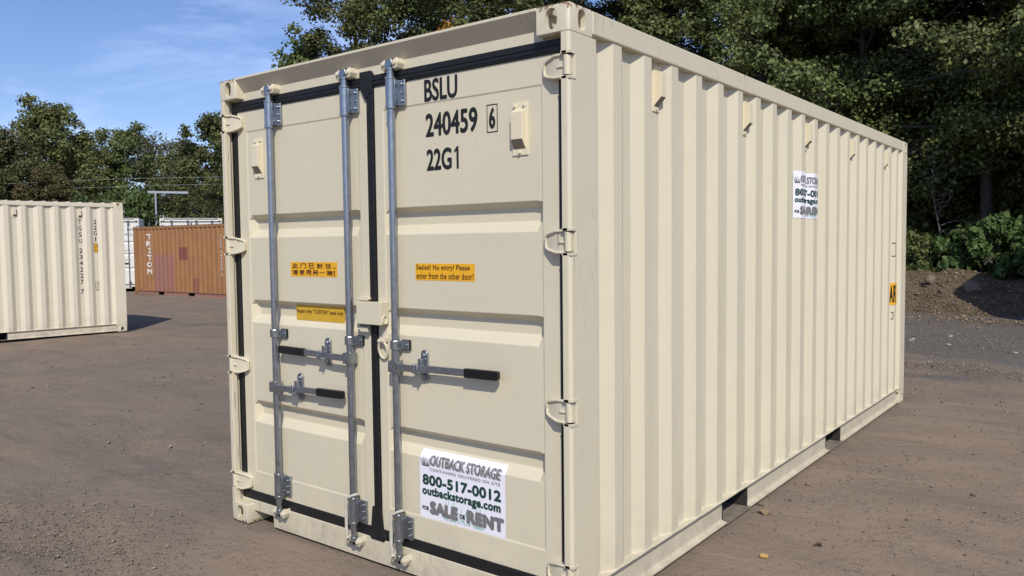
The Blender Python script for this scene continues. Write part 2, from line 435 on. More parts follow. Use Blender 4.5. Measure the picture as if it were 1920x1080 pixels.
def lock_bar(door, x, top, bot, side_top=1):
    """pipe, head cams, three kinds of bracket; x is the bar's centre"""
    y = .020
    mb = MB(); mb.cyl((x, y, bot+.085), (x, y, top-.075), .0185, 16)
    for (za, zb) in ((top-.10, top-.055), (bot+.05, bot+.10)): mb.cyl((x, y, za), (x, y, zb), .0165, 14)
    for zc, s in ((top-.03, 1), (bot+.04, -1)):
        mb.cyl((x, y, zc-.03), (x, y, zc-.012*s), .020, 12)
        mb.prism([(x-.026, zc-.012), (x-.012, zc+.022*s), (x+.004, zc+.010*s), (x+.020, zc+.026*s), (x+.030, zc-.004), (x+.010, zc-.020)] , 'y', .002, .030)
    bar = mb.build('lock_bar', M_galv, door, bevel=.0015, smooth=40)
    for za, zb in ((top-.235, top-.095), (bot+.125, bot+.255)):
        mb = MB(); mb.cyl((x, y, za), (x, y, zb), .0255, 18)
        mb.cyl((x, y, za-.006), (x, y, za+.008), .0275, 18); mb.cyl((x, y, zb-.008), (x, y, zb+.004), .0275, 18)
        mb.box(x+.012, x+.034, .014, .053, za+.01, zb-.01); mb.box(x+.028, x+.074, .040, .053, za+.006, zb-.012)
        for i, zz in enumerate((za+.028, (za+zb)/2-.003, zb-.034)): mb.cyl((x+.056, .040, zz), (x+.056, .030, zz), .0075 if i != 1 else .005, 8)
        for zz in (za+.02, zb-.025): mb.cyl((x-.0262, y-.004, zz), (x-.020, y-.004, zz), .006, 8, 1)
        mb.build('bar_bracket', [M_galv, M_grip], door, bevel=.0015, smooth=40)
    return bar
def mid_guide(door, x, z):
    mb = MB(); mb.tube([(x-.021, .050, z), (x-.023, .018, z), (x-.012, -.003, z), (x+.012, -.003, z), (x+.023, .012, z), (x+.028, .046, z)], .004, 6)
    mb = MB()
    pl = [(x-.024, .052), (x-.024, .008), (x-.012, -.005), (x+.012, -.005), (x+.024, .008), (x+.027, .040), (x+.070, .040), (x+.070, .045), (x+.022, .045), (x+.019, .010), (x+.010, .0), (x-.010, .0), (x-.019, .010), (x-.019, .052)]
    mb.prism(pl, 'z', z-.022, z+.022)
    mb.box(x+.020, x+.074, .045, .054, z-.025, z+.025, 1)
    mb.cyl((x+.055, .040, z), (x+.055, .033, z), .008, 8)
    mb.build('bar_bracket', [M_galv, M_grip], door, bevel=.002)
def handle(door, x, z, d, reach, grip0, dz, kx):
    """lever fixed to the bar at (x,z), reaching d*reach; grip from grip0 outwards; kx: keeper plate centre"""
    mb = MB()
    mb.box(x-.024, x-.019, -.006, .046, z-.028, z+.028); mb.box(x+.019, x+.024, -.006, .046, z-.028, z+.028)
    mb.box(x-.024, x+.024, -.012, -.006, z-.028, z+.028); mb.cyl((x, -.016, z), (x, -.012, z), .006, 8)
    pts = [(.02, .000, 0), (.12, .000, .0), (.17, .004, dz*.3), (.24, .014, dz*.45), (reach-.02, .014, dz)]
    def lever(pts, h, t, mi):
        vs = []; n = len(pts)
        for a, y, zz in pts:
            for yy, z2 in ((y-t, zz-h), (y+t, zz-h), (y+t, zz+h), (y-t, zz+h)): vs.append((x+d*a, yy, z+z2))
        fs = [(0, 1, 2, 3), tuple(range(4*n-4, 4*n))]
        for i in range(n-1):
            for j in range(4): fs.append((i*4+j, i*4+(j+1) % 4, (i+1)*4+(j+1) % 4, (i+1)*4+j))
        mb.add(vs, fs, mi)
    lever(pts, .0165, .005, 0)
    g = grip0; f = lambda a: dz*(.45+.55*(a-.24)/(reach-.26))
    hnd = mb.build('lock_handle', M_galv, door, bevel=.002)
    mb = MB()
    x0_, x1_ = x+d*g, x+d*reach
    pl = round_rect(min(x0_, x1_), max(x0_, x1_), -.0205, .0205, (.002, .012, .012, .002) if d > 0 else (.012, .002, .002, .012))
    sl = (dz*.55)/(reach-.26)
    mb.prism([(px, z+pz+f(abs(px-x))) for px, pz in pl], 'y', .004, .026)
    mb.build('grip', M_grip, door, bevel=.004)
    mb = MB(); mb.prism(stadium(kx, z+.012, .044, .152), 'y', .044, .054)
    mb.cyl((kx, .044, z+.062), (kx, .034, z+.062), .012, 10); mb.cyl((kx, .044, z-.040), (kx, .034, z-.040), .012, 10)
    mb.box(kx-.020, kx+.004, .020, .044, z+.016, z+.046); mb.box(kx-.034, kx+.010, -.010, .040, z+.013, z+.019)
    mb.box(kx-.034, kx+.012, -.010, .030, z-.019, z-.013); mb.box(kx+.004, kx+.009, -.014, .030, z-.03, z+.016)
    mb.cyl((kx-.02, -.002, z-.022), (kx-.02, -.002, z+.024), .008, 8)
    mb.build('handle_keeper', M_galv, door, bevel=.002, smooth=40)
def hinge(door, mt, xe, s, z):
    """xe: outer edge of the post, s = +1 blade goes to +x (left post), -1 to -x"""
    mb = MB(); xp = xe+s*.021
    mb.cyl((xp, .018, z-.040), (xp, .018, z+.040), .0165, 16)
    st = [(.026, .046, -.048), (.086, .045, -.047), (.130, .034, -.036), (.150, .025, -.027)]; vs = []; fs = []
    for a, zt_, zb_ in st:
        yf = .018 if a < .08 else .018+(a-.08)/.072*.026
        vs += [(xe+s*a, yf, z+zb_), (xe+s*a, yf, z+zt_), (xe+s*a, .056, z+zt_), (xe+s*a, .056, z+zb_)]
    for i in range(3):
        for j in range(4): fs.append((i*4+j, i*4+(j+1) % 4, i*4+4+(j+1) % 4, i*4+4+j))
    fs += [(0, 1, 2, 3), (12, 13, 14, 15)]; mb.add(vs, fs)
    for k in (1, -1):
        e = [(.028, .045*k), (.086, .044*k), (.130, .033*k), (.149, .024*k), (.151, .0)]
        mb.tube([(xe+s*a, (.015 if a < .08 else .015+(a-.08)/.072*.026), z+zz) for a, zz in e], .0065, 6)
    mb.box(*sorted((xe+s*.03, xe+s*.07)), .013, .024, z-.006, z+.004)
    mb.build('hinge', mt, door, bevel=.002, smooth=40)

HZ = (2.342, 1.635, .936, .242)
def build_container(root, mw, mp, mr, mc, Ln=6.058, Hh=H20, detail=True, gask=None, roofm=None, rt=.022):
    gask = gask or M_rubber; P = {}
    dh = Hh-H20
    castings(root, mc, Ln, Hh)
    hz = [h+(dh if i < 2 else dh*.5 if i == 2 else 0) for i, h in enumerate(HZ)]
    # door-end posts: hinge nose in front, deep body behind
    for s, xe in ((1, -W), (-1, 0)):
        mb = MB()
        pl = [(xe+s*a, y) for a, y in ((0, .034), (0, .200), (.002, .206), (.050, .206), (.050, .120), (.030, .120), (.030, .034))]
        mb.prism(pl, 'z', .118, Hh-.118)
        cut = [.118]
        for h in sorted(hz): cut += [h-.044, h+.044]
        cut.append(Hh-.118)
        for i in range(0, len(cut), 2):
            rr = round_rect(*sorted((xe, xe+s*.042)), 0, .036, (.016, .004, .001, .001) if s > 0 else (.004, .016, .001, .001))
            mb.prism(rr, 'z', cut[i], cut[i+1])
            for zz in (cut[i], cut[i+1]):
                if .2 < zz < Hh-.15: mb.box(*sorted((xe+s*-.003, xe+s*.043)), .0, .046, *sorted((zz, zz+(.012 if zz == cut[i] else -.012))))
        for h in hz: mb.box(*sorted((xe+s*-.003, xe+s*.002)), .040, .046, h-.046, h+.046)
        mb.build('corner_post', mp, root, bevel=.0025)
        mb = MB(); mb.prism([(xe, Ln-.001), (xe, Ln-.205), (xe+s*.04, Ln-.205), (xe+s*.14, Ln-.06), (xe+s*.14, Ln-.001)], 'z', .118, Hh-.118); mb.build('corner_post', mp, root, bevel=.004)
    prof = wall_profile(Ln)
    for s, xe in ((1, 0), (-1, -W)):
        zl = list(np.linspace(.160, Hh-.098, 13 if detail else 2))
        wv = (lambda i, z: .0016*math.sin(i*.9+z*2.1)*math.sin(z*3.3+i*.37)*(1 if .2 < z < Hh-.2 else 0)) if detail else (lambda i, z: 0)
        w = MB().sheet([i for i in range(len(prof))], zl, lambda i, z: (xe+s*(prof[i][0]+wv(i, z)), prof[i][1], z))
        if detail:
            rc = random.Random(3)
            pp = []
            for q0, q1 in zip(prof, prof[1:]):
                for t in (0, .33, .66): pp.append((xe+s*(q0[0]+(q1[0]-q0[0])*t+.003), q0[1]+(q1[1]-q0[1])*t, .167+rc.uniform(-.001, .002)))
            w.tube(pp, [rc.uniform(.004, .0075) for _ in pp], 6)
        o = w.build('side_wall', mw, root, bevel=.006, normals=False); P['wall%+d' % s] = o
        MB().box(*sorted((xe+s*-.06, xe+s*-.001)), .178, Ln-.178, Hh-.100, Hh-rt).build('top_rail', mp, root, bevel=.006)
        c = Ln/2
        P['rail%+d' % s] = bottom_rail(root, mr, xe, s, Ln, ((1.604, 1.968), (3.566, 3.940)) if Ln < 7 else ((c-1.2, c-.84), (c+.84, c+1.2)))
    # roof sheet with shallow corrugations, end wall, floor
    ys = []; y = .19
    while y < Ln-.3: ys += [(y, -.022), (y+.05, -.022), (y+.075, -.002), (y+.185, -.002), (y+.21, -.022)]; y += .21
    ys.append((Ln-.1, -.022))
    MB().sheet([-W+.03, -.03], list(range(len(ys))), lambda x, i: (x, ys[i][0], Hh+ys[i][1])).build('roof', roofm or mw, root, normals=False)
    xs = [(-W+.14, Ln-.03)]; x = -W+.16
    while x < -.4: xs += [(x, Ln-.03), (x+.06, Ln-.03), (x+.10, Ln-.075), (x+.2, Ln-.075), (x+.24, Ln-.03)]; x += .25
    xs.append((-.14, Ln-.03))
    e = MB().sheet(list(range(len(xs))), [.16, Hh-.10], lambda i, z: (xs[i][0], xs[i][1], z))
    e.box(-W+.162, -.162, Ln-.06, Ln-.004, Hh-.12, Hh-.02); e.box(-W+.162, -.162, Ln-.06, Ln-.004, .03, .16)
    e.build('end_wall', mw, root, normals=False)
    MB().box(-W+.11, -.11, .12, Ln-.08, .150, .178).build('floor', M_dark, root)
    # header and sill
    mb = MB(); mb.prism([(.0, Hh-.002), (.0, Hh-.014), (.055, Hh-.080), (.055, Hh-.128), (.12, Hh-.128), (.12, Hh-.002)], 'x', -W+.162, -.162)
    mb.box(-W+.05, -W+.16, .055, .12, Hh-.128, Hh-.118); mb.box(-.16, -.05, .055, .12, Hh-.128, Hh-.118)
    header = mb.build('header', mp, root, bevel=.003)
    mb = MB(); mb.prism([(-W+.162, .137), (-W+.162, .076), (-W+.345, .076), (-W+.350, .012), (-.350, .012), (-.345, .076), (-.162, .076), (-.162, .137)], 'y', .045, .12)
    mb.box(-W+.05, -W+.16, .045, .12, .119, .137); mb.box(-.16, -.05, .045, .12, .119, .137)
    sill = mb.build('sill', mp, root, bevel=.003)
    # gasket round both leaves
    g = MB(); zt0, zt1 = Hh-.181, Hh-.127
    g.box(-W+.05, -.05, .046, .115, zt0, zt1); g.box(-W+.05, -.05, .050, .115, .136, .186)
    g.box(-W+.038, -W+.086, .050, .115, .186, zt0); g.box(-.086, -.042, .050, .115, .186, zt0)
    g.box(-1.236, -1.193, .044, .115, .186, zt0)
    if detail:
        for zz in (zt0+.012, zt0+.030): g.box(-W+.06, -.06, .0425, .047, zz-.004, zz+.004)
        g.box(-1.223, -1.215, .041, .045, .19, zt0)
        g.prism([(-1.278, zt0+.004), (-1.278, zt1+.024), (-1.200, zt1+.024), (-1.184, zt1+.002), (-1.192, zt0-.02), (-1.242, zt0-.060), (-1.266, zt0-.018)], 'y', .040, .060)
        g.prism([(-1.285, .150), (-1.262, .190), (-1.250, .30), (-1.19, .30), (-1.178, .190), (-1.150, .150), (-1.17, .128), (-1.26, .128)], 'y', .042, .060)
    g.build('gasket', gask, root, bevel=.004)
    # leaves
    recs = [(a+dh*.5, b+dh*.5) for a, b in RECS]
    dl = door_leaf(root, mw, -W+.086, -1.246, -2.262, -1.309, .186, zt0, recs)
    dr = door_leaf(root, mw, -1.192, -.086, -1.129, -.176, .186, zt0, recs)
    top, bot = Hh-.070, .062
    bars = [(dl, -1.995, top, bot+.03), (dl, -1.367, top, bot+.01), (dr, -1.035, top, bot-.01)]
    if not detail: bars.append((dr, -.42, top, bot))
    for d, x, t, b in bars:
        lock_bar(d, x, t, b)
        for par, zc, s in ((header, t-.03, 1), (sill, b+.035, -1)):
            k = MB(); k.prism([(x-.058, zc-.016), (x-.050, zc+.018), (x-.030, zc+.024), (x-.022, zc+.004), (x-.024, zc-.022), (x-.046, zc-.028)], 'y', .012, .058)
            k.cyl((x-.040, .0, zc), (x-.040, .02, zc), .012, 8); k.build('cam_keeper', mp, par, bevel=.005)
            k = MB(); k.prism([(x+.020, zc-.014), (x+.030, zc+.016), (x+.052, zc+.026), (x+.062, zc), (x+.050, zc-.026), (x+.030, zc-.028)], 'y', .006, .058)
            k.cyl((x+.042, -.004, zc), (x+.042, .02, zc), .013, 8); k.build('cam_keeper', mp, par, bevel=.005)
    for h in hz: hinge(dl, mp, -W, 1, h); hinge(dr, mp, 0, -1, h)
    handle(dl, -1.367, 1.055, -1, .585, .365, .004, -1.575)
    handle(dl, -1.995, .845, 1, .575, .365, .012, -1.815)
    handle(dr, -1.035, 1.042, 1, .645, .450, .010, -.868)
    for d, x in ((dl, -1.995), (dl, -1.367), (dr, -1.035)): mid_guide(d, x, 1.145)
    P.update(left=dl, right=dr, header=header, sill=sill, prof=prof)
    return P
def side_vents(P, mt, ys, Hh=H20, s=1, xe=0.):
    for y in ys: add_vent(P['wall%+d' % s], [mt, M_mesh], lambda a, o, z: (xe+s*(XI+o), y+s*a*.75, Hh-.225+z), .046)

# ------------------------------------------------------------------ ground
def bank(x, y):
    if y > 14: return bank0(x, y)+.035*math.sin(x*5.3+2*math.sin(y*2.1))*math.sin(y*4.7+1.5*math.sin(x*2.9))*min(1, max(0, (y-16.5)))
    return bank0(x, y)
def bank0(x, y):
    yb = 16.5+.30*math.sin(x*.9)+.22*math.sin(x*2.3+1)+.12*math.sin(x*5.1)+max(0., x-1.0)*.9
    t = min(1., max(0., (y-yb)/3.4)); t = t*t*(3-2*t)
    f = min(1., max(0., (x+15)/6.)); f = f*f*(3-2*f)
    return (.78+.07*math.sin(x*1.7+y*.6)+.05*math.sin(x*3.1-y*1.3))*t*f-.06*(1-min(1, t*6))
def gz(x, y):
    return -.006*max(0., -x-4)
def grid_axis(a, b, fine0, fine1, st):
    l = list(np.arange(fine0, fine1+1e-6, st)); s = st; x = fine1
    while x < b: s *= 1.35; x += s; l.append(x)
    s = st; x = fine0; pre = []
    while x > a: s *= 1.35; x -= s; pre.append(x)
    return pre[::-1]+l
def b_ground(nt):
    co = geopos(nt)
    big = noise(nt, co, .22, 4, .6, .8); med = noise(nt, co, .9, 6, .62, .5, (1, 2.2, 1)); fine = noise(nt, co, 14, 6, .7); grit = noise(nt, co, 95, 3, .6)
    c = mixcol(nt, rng_(nt, med, .40, .60), (.255, .192, .140), (.195, .152, .117))
    c = mixcol(nt, rng_(nt, big, .48, .66, 0, .75), c, (.190, .160, .136))
    c = mixcol(nt, rng_(nt, noise(nt, co, 2.6, 7, .7, 1.2), .55, .75, 0, .5), c, (.285, .222, .165))
    # gravelly, greyer strip towards the wood
    sx = N(nt, 'ShaderNodeSeparateXYZ'); nt.links.new(co, sx.inputs[0])
    gm = math_(nt, 'ADD', math_(nt, 'MULTIPLY', rng_(nt, sx.outputs['Y'], 6.5, 10.5), rng_(nt, sx.outputs['X'], -4, -1)), math_(nt, 'MULTIPLY', rng_(nt, noise(nt, co, .6, 4), .3, .7, -.5, .5), 1.0))
    gm = rng_(nt, gm, .28, .62, 0, .95)
    c = mixcol(nt, gm, c, mixcol(nt, rng_(nt, fine, .35, .7), (.070, .068, .068), (.155, .146, .140)))
    # darker damp tracks and cracks
    tr = noise(nt, co, 1.1, 5, .6, .6, (.35, 2.6, 1)); c = mixcol(nt, rng_(nt, tr, .54, .72, 0, .6), c, (.125, .100, .083))
    c = mixcol(nt, rng_(nt, fine, .28, .72, .0, 1.), c, mixcol(nt, .35, c, (.24, .20, .165)), )
    v = N(nt, 'ShaderNodeTexVoronoi', i_Scale=70.0, i_Randomness=1.0); nt.links.new(co, v.inputs['Vector'])
    bw = N(nt, 'ShaderNodeRGBToBW'); nt.links.new(v.outputs['Color'], bw.inputs[0])
    st = math_(nt, 'MULTIPLY', rng_(nt, v.outputs['Distance'], .42, .30, 0, 1), rng_(nt, noise(nt, co, 1.7, 4, .6), .46, .66, .02, .6))
    stc = mixcol(nt, rng_(nt, bw.outputs[0], .25, .75), (.085, .075, .068), (.38, .33, .28))
    c = mixcol(nt, st, c, stc)
    c = mixcol(nt, rng_(nt, grit, .66, .76, 0, .35), c, (.07, .058, .05))
    h = math_(nt, 'ADD', math_(nt, 'MULTIPLY', fine, 1.0), math_(nt, 'MULTIPLY', med, 2.2)); h = math_(nt, 'ADD', h, math_(nt, 'MULTIPLY', grit, .25)); h = math_(nt, 'ADD', h, math_(nt, 'MULTIPLY', noise(nt, co, 1.5, 4, .55, .4), 1.6)); h = math_(nt, 'ADD', h, math_(nt, 'MULTIPLY', st, .5))
    return princ(nt, c, .95, 0, .12, h, .75, .020)
M_ground = mat('packed_dirt', b_ground)
gx = grid_axis(-420, 420, -34, 12, .5); gy = grid_axis(-300, 420, -6, 30, .5)
tag(MB().sheet(gx, gy, lambda x, y: (x, y, gz(x, y)+.012*math.sin(x*1.3+math.sin(y*.7)*2)*math.sin(y*.9+x*.3)*(0 if (-3.2 < x < .9 and -1 < y < 7) else 1)-.004)).build('ground', M_ground, smooth=180), kind='structure')
def b_bank(nt):
    co = geopos(nt); n = noise(nt, co, 3, 6, .65, .6); f = noise(nt, co, 22, 6, .7)
    c = mixcol(nt, rng_(nt, n, .35, .68), (.22, .165, .11), (.33, .255, .175))
    c = mixcol(nt, rng_(nt, noise(nt, co, 1.1, 5, .6), .52, .7, 0, .6), c, (.10, .10, .05))
    c = mixcol(nt, rng_(nt, f, .55, .72, 0, .8), c, (.36, .27, .17)); c = mixcol(nt, rng_(nt, f, .46, .36, 0, .85), c, (.05, .038, .028))
    return princ(nt, c, .95, 0, .1, math_(nt, 'ADD', math_(nt, 'MULTIPLY', n, 2.), f), 1., .16)
M_bank = mat('bank_soil', b_bank)
tag(MB().sheet(grid_axis(-60, 60, -9, 4, .12), grid_axis(14.5, 70, 16, 21, .12), lambda x, y: (x, y, bank(x, y)+gz(x, y))).build('earth_bank', M_bank, smooth=180), kind='structure')

# ------------------------------------------------------------------ the main container
root = thing('shipping_container', 'big cream steel storage container in the foreground, door end with three galvanised locking bars', 'container', (0, 0, 0))
P = build_container(root, M_cream, M_post, M_rail, M_cast, rt=.004)
dl, dr = P['left'], P['right']
dl['label'] = 'door leaf with two locking bars'; dr['label'] = 'door leaf with one locking bar and the white sale sign'
side_vents(P, M_vent, [.808+1.112*i for i in range(5)])
side_vents(P, M_cream, [.808+1.112*i for i in range(5)], s=-1, xe=-W)
for d, x, z in ((dr, -.288, 2.117), (dl, -2.150, 2.128)):
    add_vent(d, [M_vent, M_mesh], lambda a, o, zz: (x+a*.95, Y_PN-o, z+zz), .034)
# door lettering
fd = lambda u, v, l: (u, Y_FR+.0005-l if v > 2.277 else Y_PN-.0004-l, v)
lt = MB(); emit_text(lt, 'BSLU', (-.848, -.641, 2.293, 2.398), fd, bold=(.0033, .0033))
lt.build('owner_code', M_black, dr); lt = MB()
emit_text(lt, '240459', (-.845, -.527, 2.131, 2.240), fd, bold=(.0033, .0033))
lt.build('serial_number', M_black, dr); lt = MB()
emit_text(lt, '6', (-.462, -.426, 2.134, 2.226), fd, bold=(.0033, .0033))
outline(lt, (-.474, -.413, 2.118, 2.240), .004, fd, .0012, 0)
lt.build('check_digit', M_black, dr); lt = MB()
emit_text(lt, '22G', (-.842, -.684, 1.974, 2.075), fd, bold=(.0033, .0033))
emit_poly(lt, [(-.655, 1.974), (-.642, 1.974), (-.642, 2.075), (-.652, 2.075), (-.668, 2.058), (-.668, 2.046), (-.655, 2.055)], fd, .0012, 0)
lt.build('size_code', M_black, dr)
def notice(par, x0, x1, z0, z1, y, mats, lines, t=.001, off=.01):
    mb = MB().box(x0, x1, y-t, y+.0005, z0, z1)
    f = lambda u, v, l: (x0+(x1-x0)*u, y-t-l, z0+(z1-z0)*v)
    for s, bx in lines: emit_text(mb, s, bx, f, mi=1, lift=.0008, bold=(.0006/(x1-x0), .0006/(z1-z0)), space=1.08)
    return mb.build('notice', mats, par)
notice(dr, -.928, -.555, 1.461, 1.541, Y_PN, [M_yellow, M_brown], [('Sealed! No entry! Please', (.02, .92, .53, .93)), ('enter from the other door!', (.02, .98, .08, .46))])['label'] = 'yellow notice in English'
n1 = MB().box(-1.889, -1.498, Y_PN-.001, Y_PN, 1.464, 1.543); f1 = lambda u, v, l: (-1.889+.391*u, Y_PN-.001-l, 1.464+.079*v)
for i, ch in enumerate('此门已封住'): emit_text(n1, ch, (.045+.178*i, .045+.178*i+.125, .56, .92), f1, mi=1, bold=(.0008/.391, .0008/.079))
emit_poly(n1, [(.925, .60), (.955, .56), (.965, .62), (.935, .68)], f1, .0012, 1)
for i, ch in enumerate('请使用另'): emit_text(n1, ch, (.045+.147*i, .045+.147*i+.118, .12, .46), f1, mi=1, bold=(.0008/.391, .0008/.079))
emit_poly(n1, [(.63, .27), (.75, .27), (.75, .31), (.63, .31)], f1, .0012, 1)
emit_text(n1, '端', (.785, .905, .10, .46), f1, mi=1, bold=(.0008/.391, .0008/.079)); emit_text(n1, '!', (.925, .955, .06, .44), f1, mi=1, bold=(.001/.391, .001/.079))
n1.build('notice', [M_yellow, M_brown], dl)['label'] = 'yellow notice in Chinese'
notice(dl, -1.880, -1.480, 1.222, 1.306, Y_RC-.012, [M_yellow2, M_brown], [('Repair with "CORTEN" steel only', (.012, .985, .40, .74))], .003, .014)['label'] = 'yellow steel repair plate'
# sale sign on the door, folded over the ridge
DV = .2905
def fsign(u, v, l):
    x = -.921+.528*u
    if v <= 1: return (x, Y_PN-.0022-l, .313+DV*v)
    t = (v-1)*DV; return (x, Y_PN-.0022+.61*t-l*.79, .313+DV+.79*t+l*.61)
ms = MB(); sign_art(ms, fsign, cv=(1.,)); ms.build('sale_sign', SIGN_M, dr)
# sale sign on the corrugated side
fa, acc = arc_map(P['prof'], 2.789, lambda v: 1.785+.272*v)
us = [a/.53 for a in acc if 0 < a < .53]
ms = MB(); sign_art(ms, lambda u, v, l: fa(u*.53, v, l), cu=us); ms.build('sale_sign', SIGN_M, P['wall+1'])
# yellow label and outlined boxes near the far end of that side
fa, acc = arc_map(P['prof'], 5.569, lambda v: v)
cu = [a for a in acc if 0 < a < .15]
ms = MB(); emit_poly(ms, [(.0, 1.005), (.149, 1.005), (.149, 1.215), (.0, 1.215)], fa, 0, 0, cu)
emit_text(ms, 'A', (.004, .050, 1.025, 1.195), fa, mi=1, bold=(.004, .008), cu=cu); emit_text(ms, 'R', (.054, .112, 1.025, 1.195), fa, mi=1, bold=(.004, .008), cu=cu); ms.build('notice', [M_yellow, M_black], P['wall+1'])
for z0, z1, u1 in ((1.47, 1.60, .085), (.865, .935, .06)):
    ms = MB(); cc = [a for a in acc if -.02 < a < .1]
    for q in ((.025, u1, z0, z0+.006), (.025, u1, z1-.006, z1), (u1-.006, u1, z0+.006, z1-.006)): emit_poly(ms, [(q[0], q[2]), (q[1], q[2]), (q[1], q[3]), (q[0], q[3])], fa, .001, 0, cc)
    ms.build('bracket_mark', M_black, P['wall+1'])
# lock box on the left leaf, ring on the right leaf
lb = MB(); lb.box(-1.292, -1.118, .0, .006, 1.237, 1.348); lb.box(-1.292, -1.118, .006, .056, 1.340, 1.348); lb.box(-1.126, -1.118, .006, .056, 1.237, 1.340); lb.box(-1.292, -1.284, .006, .056, 1.237, 1.340)
lb.box(-1.312, -1.292, .020, .056, 1.205, 1.348); lb.prism([(-1.325, 1.352), (-1.245, 1.352), (-1.225, 1.362), (-1.245, 1.376), (-1.325, 1.366)], 'y', .030, .056)
lb.box(-1.29, -1.235, .02, .055, 1.195, 1.222)
lb.tube([(-1.116, .030+.016*math.cos(t), 1.262+.02*math.sin(t)) for t in np.linspace(0, 2*math.pi, 14)[:-1]], .005, 6, closed=True)
lb.build('lock_box', M_cream, dl, bevel=.003)
rg = MB(); rg.tube([(-1.140+.030*math.sin(t), .036-.008*math.cos(t), 1.112+.044*math.cos(t)) for t in np.linspace(0, 2*math.pi, 22)[:-1]], .0065, 8, closed=True)
rg.cyl((-1.165, .030, 1.155), (-1.120, .030, 1.158), .010, 10); rg.box(-1.150, -1.122, .030, .056, 1.150, 1.172)
rg.build('tie_ring', M_cream, dr, bevel=.001, smooth=40)
# seal cords tied to two bars
for x, b, lab in ((-1.367, .072, 'white cord knotted low on the locking bar just left of the black centre seal'), (-1.035, .052, 'white cord knotted low on the locking bar just right of the black centre seal')):
    mb = MB(); zt = b+.270
    pts = [(x+.029*math.cos(t), .020+.029*math.sin(t), zt-.010+.020*math.cos(t+.3)) for t in np.linspace(0, 2*math.pi, 16)]
    mb.tube(pts, .0058, 6)
    hang = [(x-.026, .004, zt-.012), (x-.033, .0, zt-.05), (x-.034, .002, zt-.11), (x-.035, .0, zt-.17), (x-.030, .002, zt-.205), (x-.020, -.004, zt-.225)]
    mb.tube(hang, .0078, 6)
    mb.tube([(p[0]+.007*math.sin(i*2), p[1]-.004, p[2]) for i, p in enumerate(hang)], .0042, 6)
    tag(mb.build('rope', M_rope, None, smooth=60), lab, 'rope')
# small black scuffs on the sill as dropped paint chips are part of the paint; done in the material

# ------------------------------------------------------------------ containers further off
dirv = Vector((.24, 2.26, 0)).normalized(); thl = -math.atan2(dirv.x, dirv.y)
LAp = Vector((-14.25, 5.30, 0)); base = LAp-dirv*6.058
lr = thing('shipping_container', 'pale cream container at the left edge, corrugated side with vertical black numbers, casting a shadow', 'container', (base.x, base.y, -.05), thl)
PL = build_container(lr, M_lcream, M_lcream, M_lcream, mat('pale_cream_casting', b_cast((.66, .60, .475))), detail=False)
side_vents(PL, M_lcream, [.808+1.112*i for i in range(5)])
ms = MB(); fx = lambda u, v, l: (XI+.0015+l, u, v)
def stack(mb, s, y, z, dz, w, h, fn, mi=0, off=.0, bd=.0012):
    for ch in s:
        if ch != ' ': emit_text(mb, ch, (y-w/2*(.35 if ch in '1I' else 1), y+w/2*(.35 if ch in '1I' else 1), z-h, z), fn, mi=mi, bold=(bd, bd))
        z -= dz*(.55 if ch == ' ' else 1)
stack(ms, 'TGSU 234227 7', 5.256, 2.24, .122, .058, .09, fx)
ms.build('serial_number', M_black, PL['wall+1']); ms = MB()
stack(ms, '22G1', 5.534, 2.24, .112, .056, .085, fx)
ms.build('size_code', M_black, PL['wall+1']); ms = MB()
emit_text(ms, 'C', (5.525, 5.558, .94, 1.0), fx, off=.01); emit_text(ms, '70', (5.50, 5.566, .845, .885), fx, off=.01)
outline(ms, (5.500, 5.568, .91, 1.025), .005, fx, .001, 0)
ms.build('approval_mark', M_black, PL['wall+1'])
ms = MB(); emit_poly(ms, [(5.499, 1.60), (5.569, 1.60), (5.569, 1.78), (5.499, 1.78)], fx, 0, 0)
outline(ms, (5.499, 5.569, 1.60, 1.78), .007, fx, .001, 1); emit_text(ms, 'CAN', (5.508, 5.56, 1.70, 1.745), fx, mi=1, off=.01); emit_text(ms, '8 6', (5.512, 5.556, 1.63, 1.67), fx, mi=1, off=.01)
ms.build('notice', [M_yellow, M_black], PL['wall+1'])

tho = math.atan2(-5.90, .18)
orr = thing('shipping_container', 'weathered orange container with mauve repair patches and white vertical capitals', 'container', (-28.6, 12.80, -.155), tho)
PO = build_container(orr, M_orange, M_orange, M_orail, M_casto, detail=False)
ms = MB(); fa, acc = arc_map(PO['prof'], .912, lambda v: v)
for i, ch in enumerate('TRITON'):
    z = 2.30-.262*i; bx = (.004, .366, z-.20, z) if ch != 'I' else (.155, .215, z-.20, z)
    emit_text(ms, ch, bx, fa, .003, 0, bold=(.011, .011), cu=[a for a in acc if 0 < a < .5])
    cu_ = [a for a in acc if 0 < a < .5]
    sl = {'T': [(.13, .215, 0)], 'I': [(.10, .35, 0), (.10, .35, 1)]}.get(ch, [])
    for a0, a1, tp_ in sl: q = z-.20 if not tp_ else z-.03; emit_poly(ms, [(a0, q), (a1, q), (a1, q+.032), (a0, q+.032)], fa, .004, 0, cu_)
ms.build('lettering', M_wprint, PO['wall+1'])
ms = MB(); stack(ms, 'TCKU 342450 2', 5.64, 2.2, .118, .09, .09, lambda u, v, l: (XO+.002+l, u, v), off=.01); ms.build('lettering', M_wprint, PO['wall+1'])

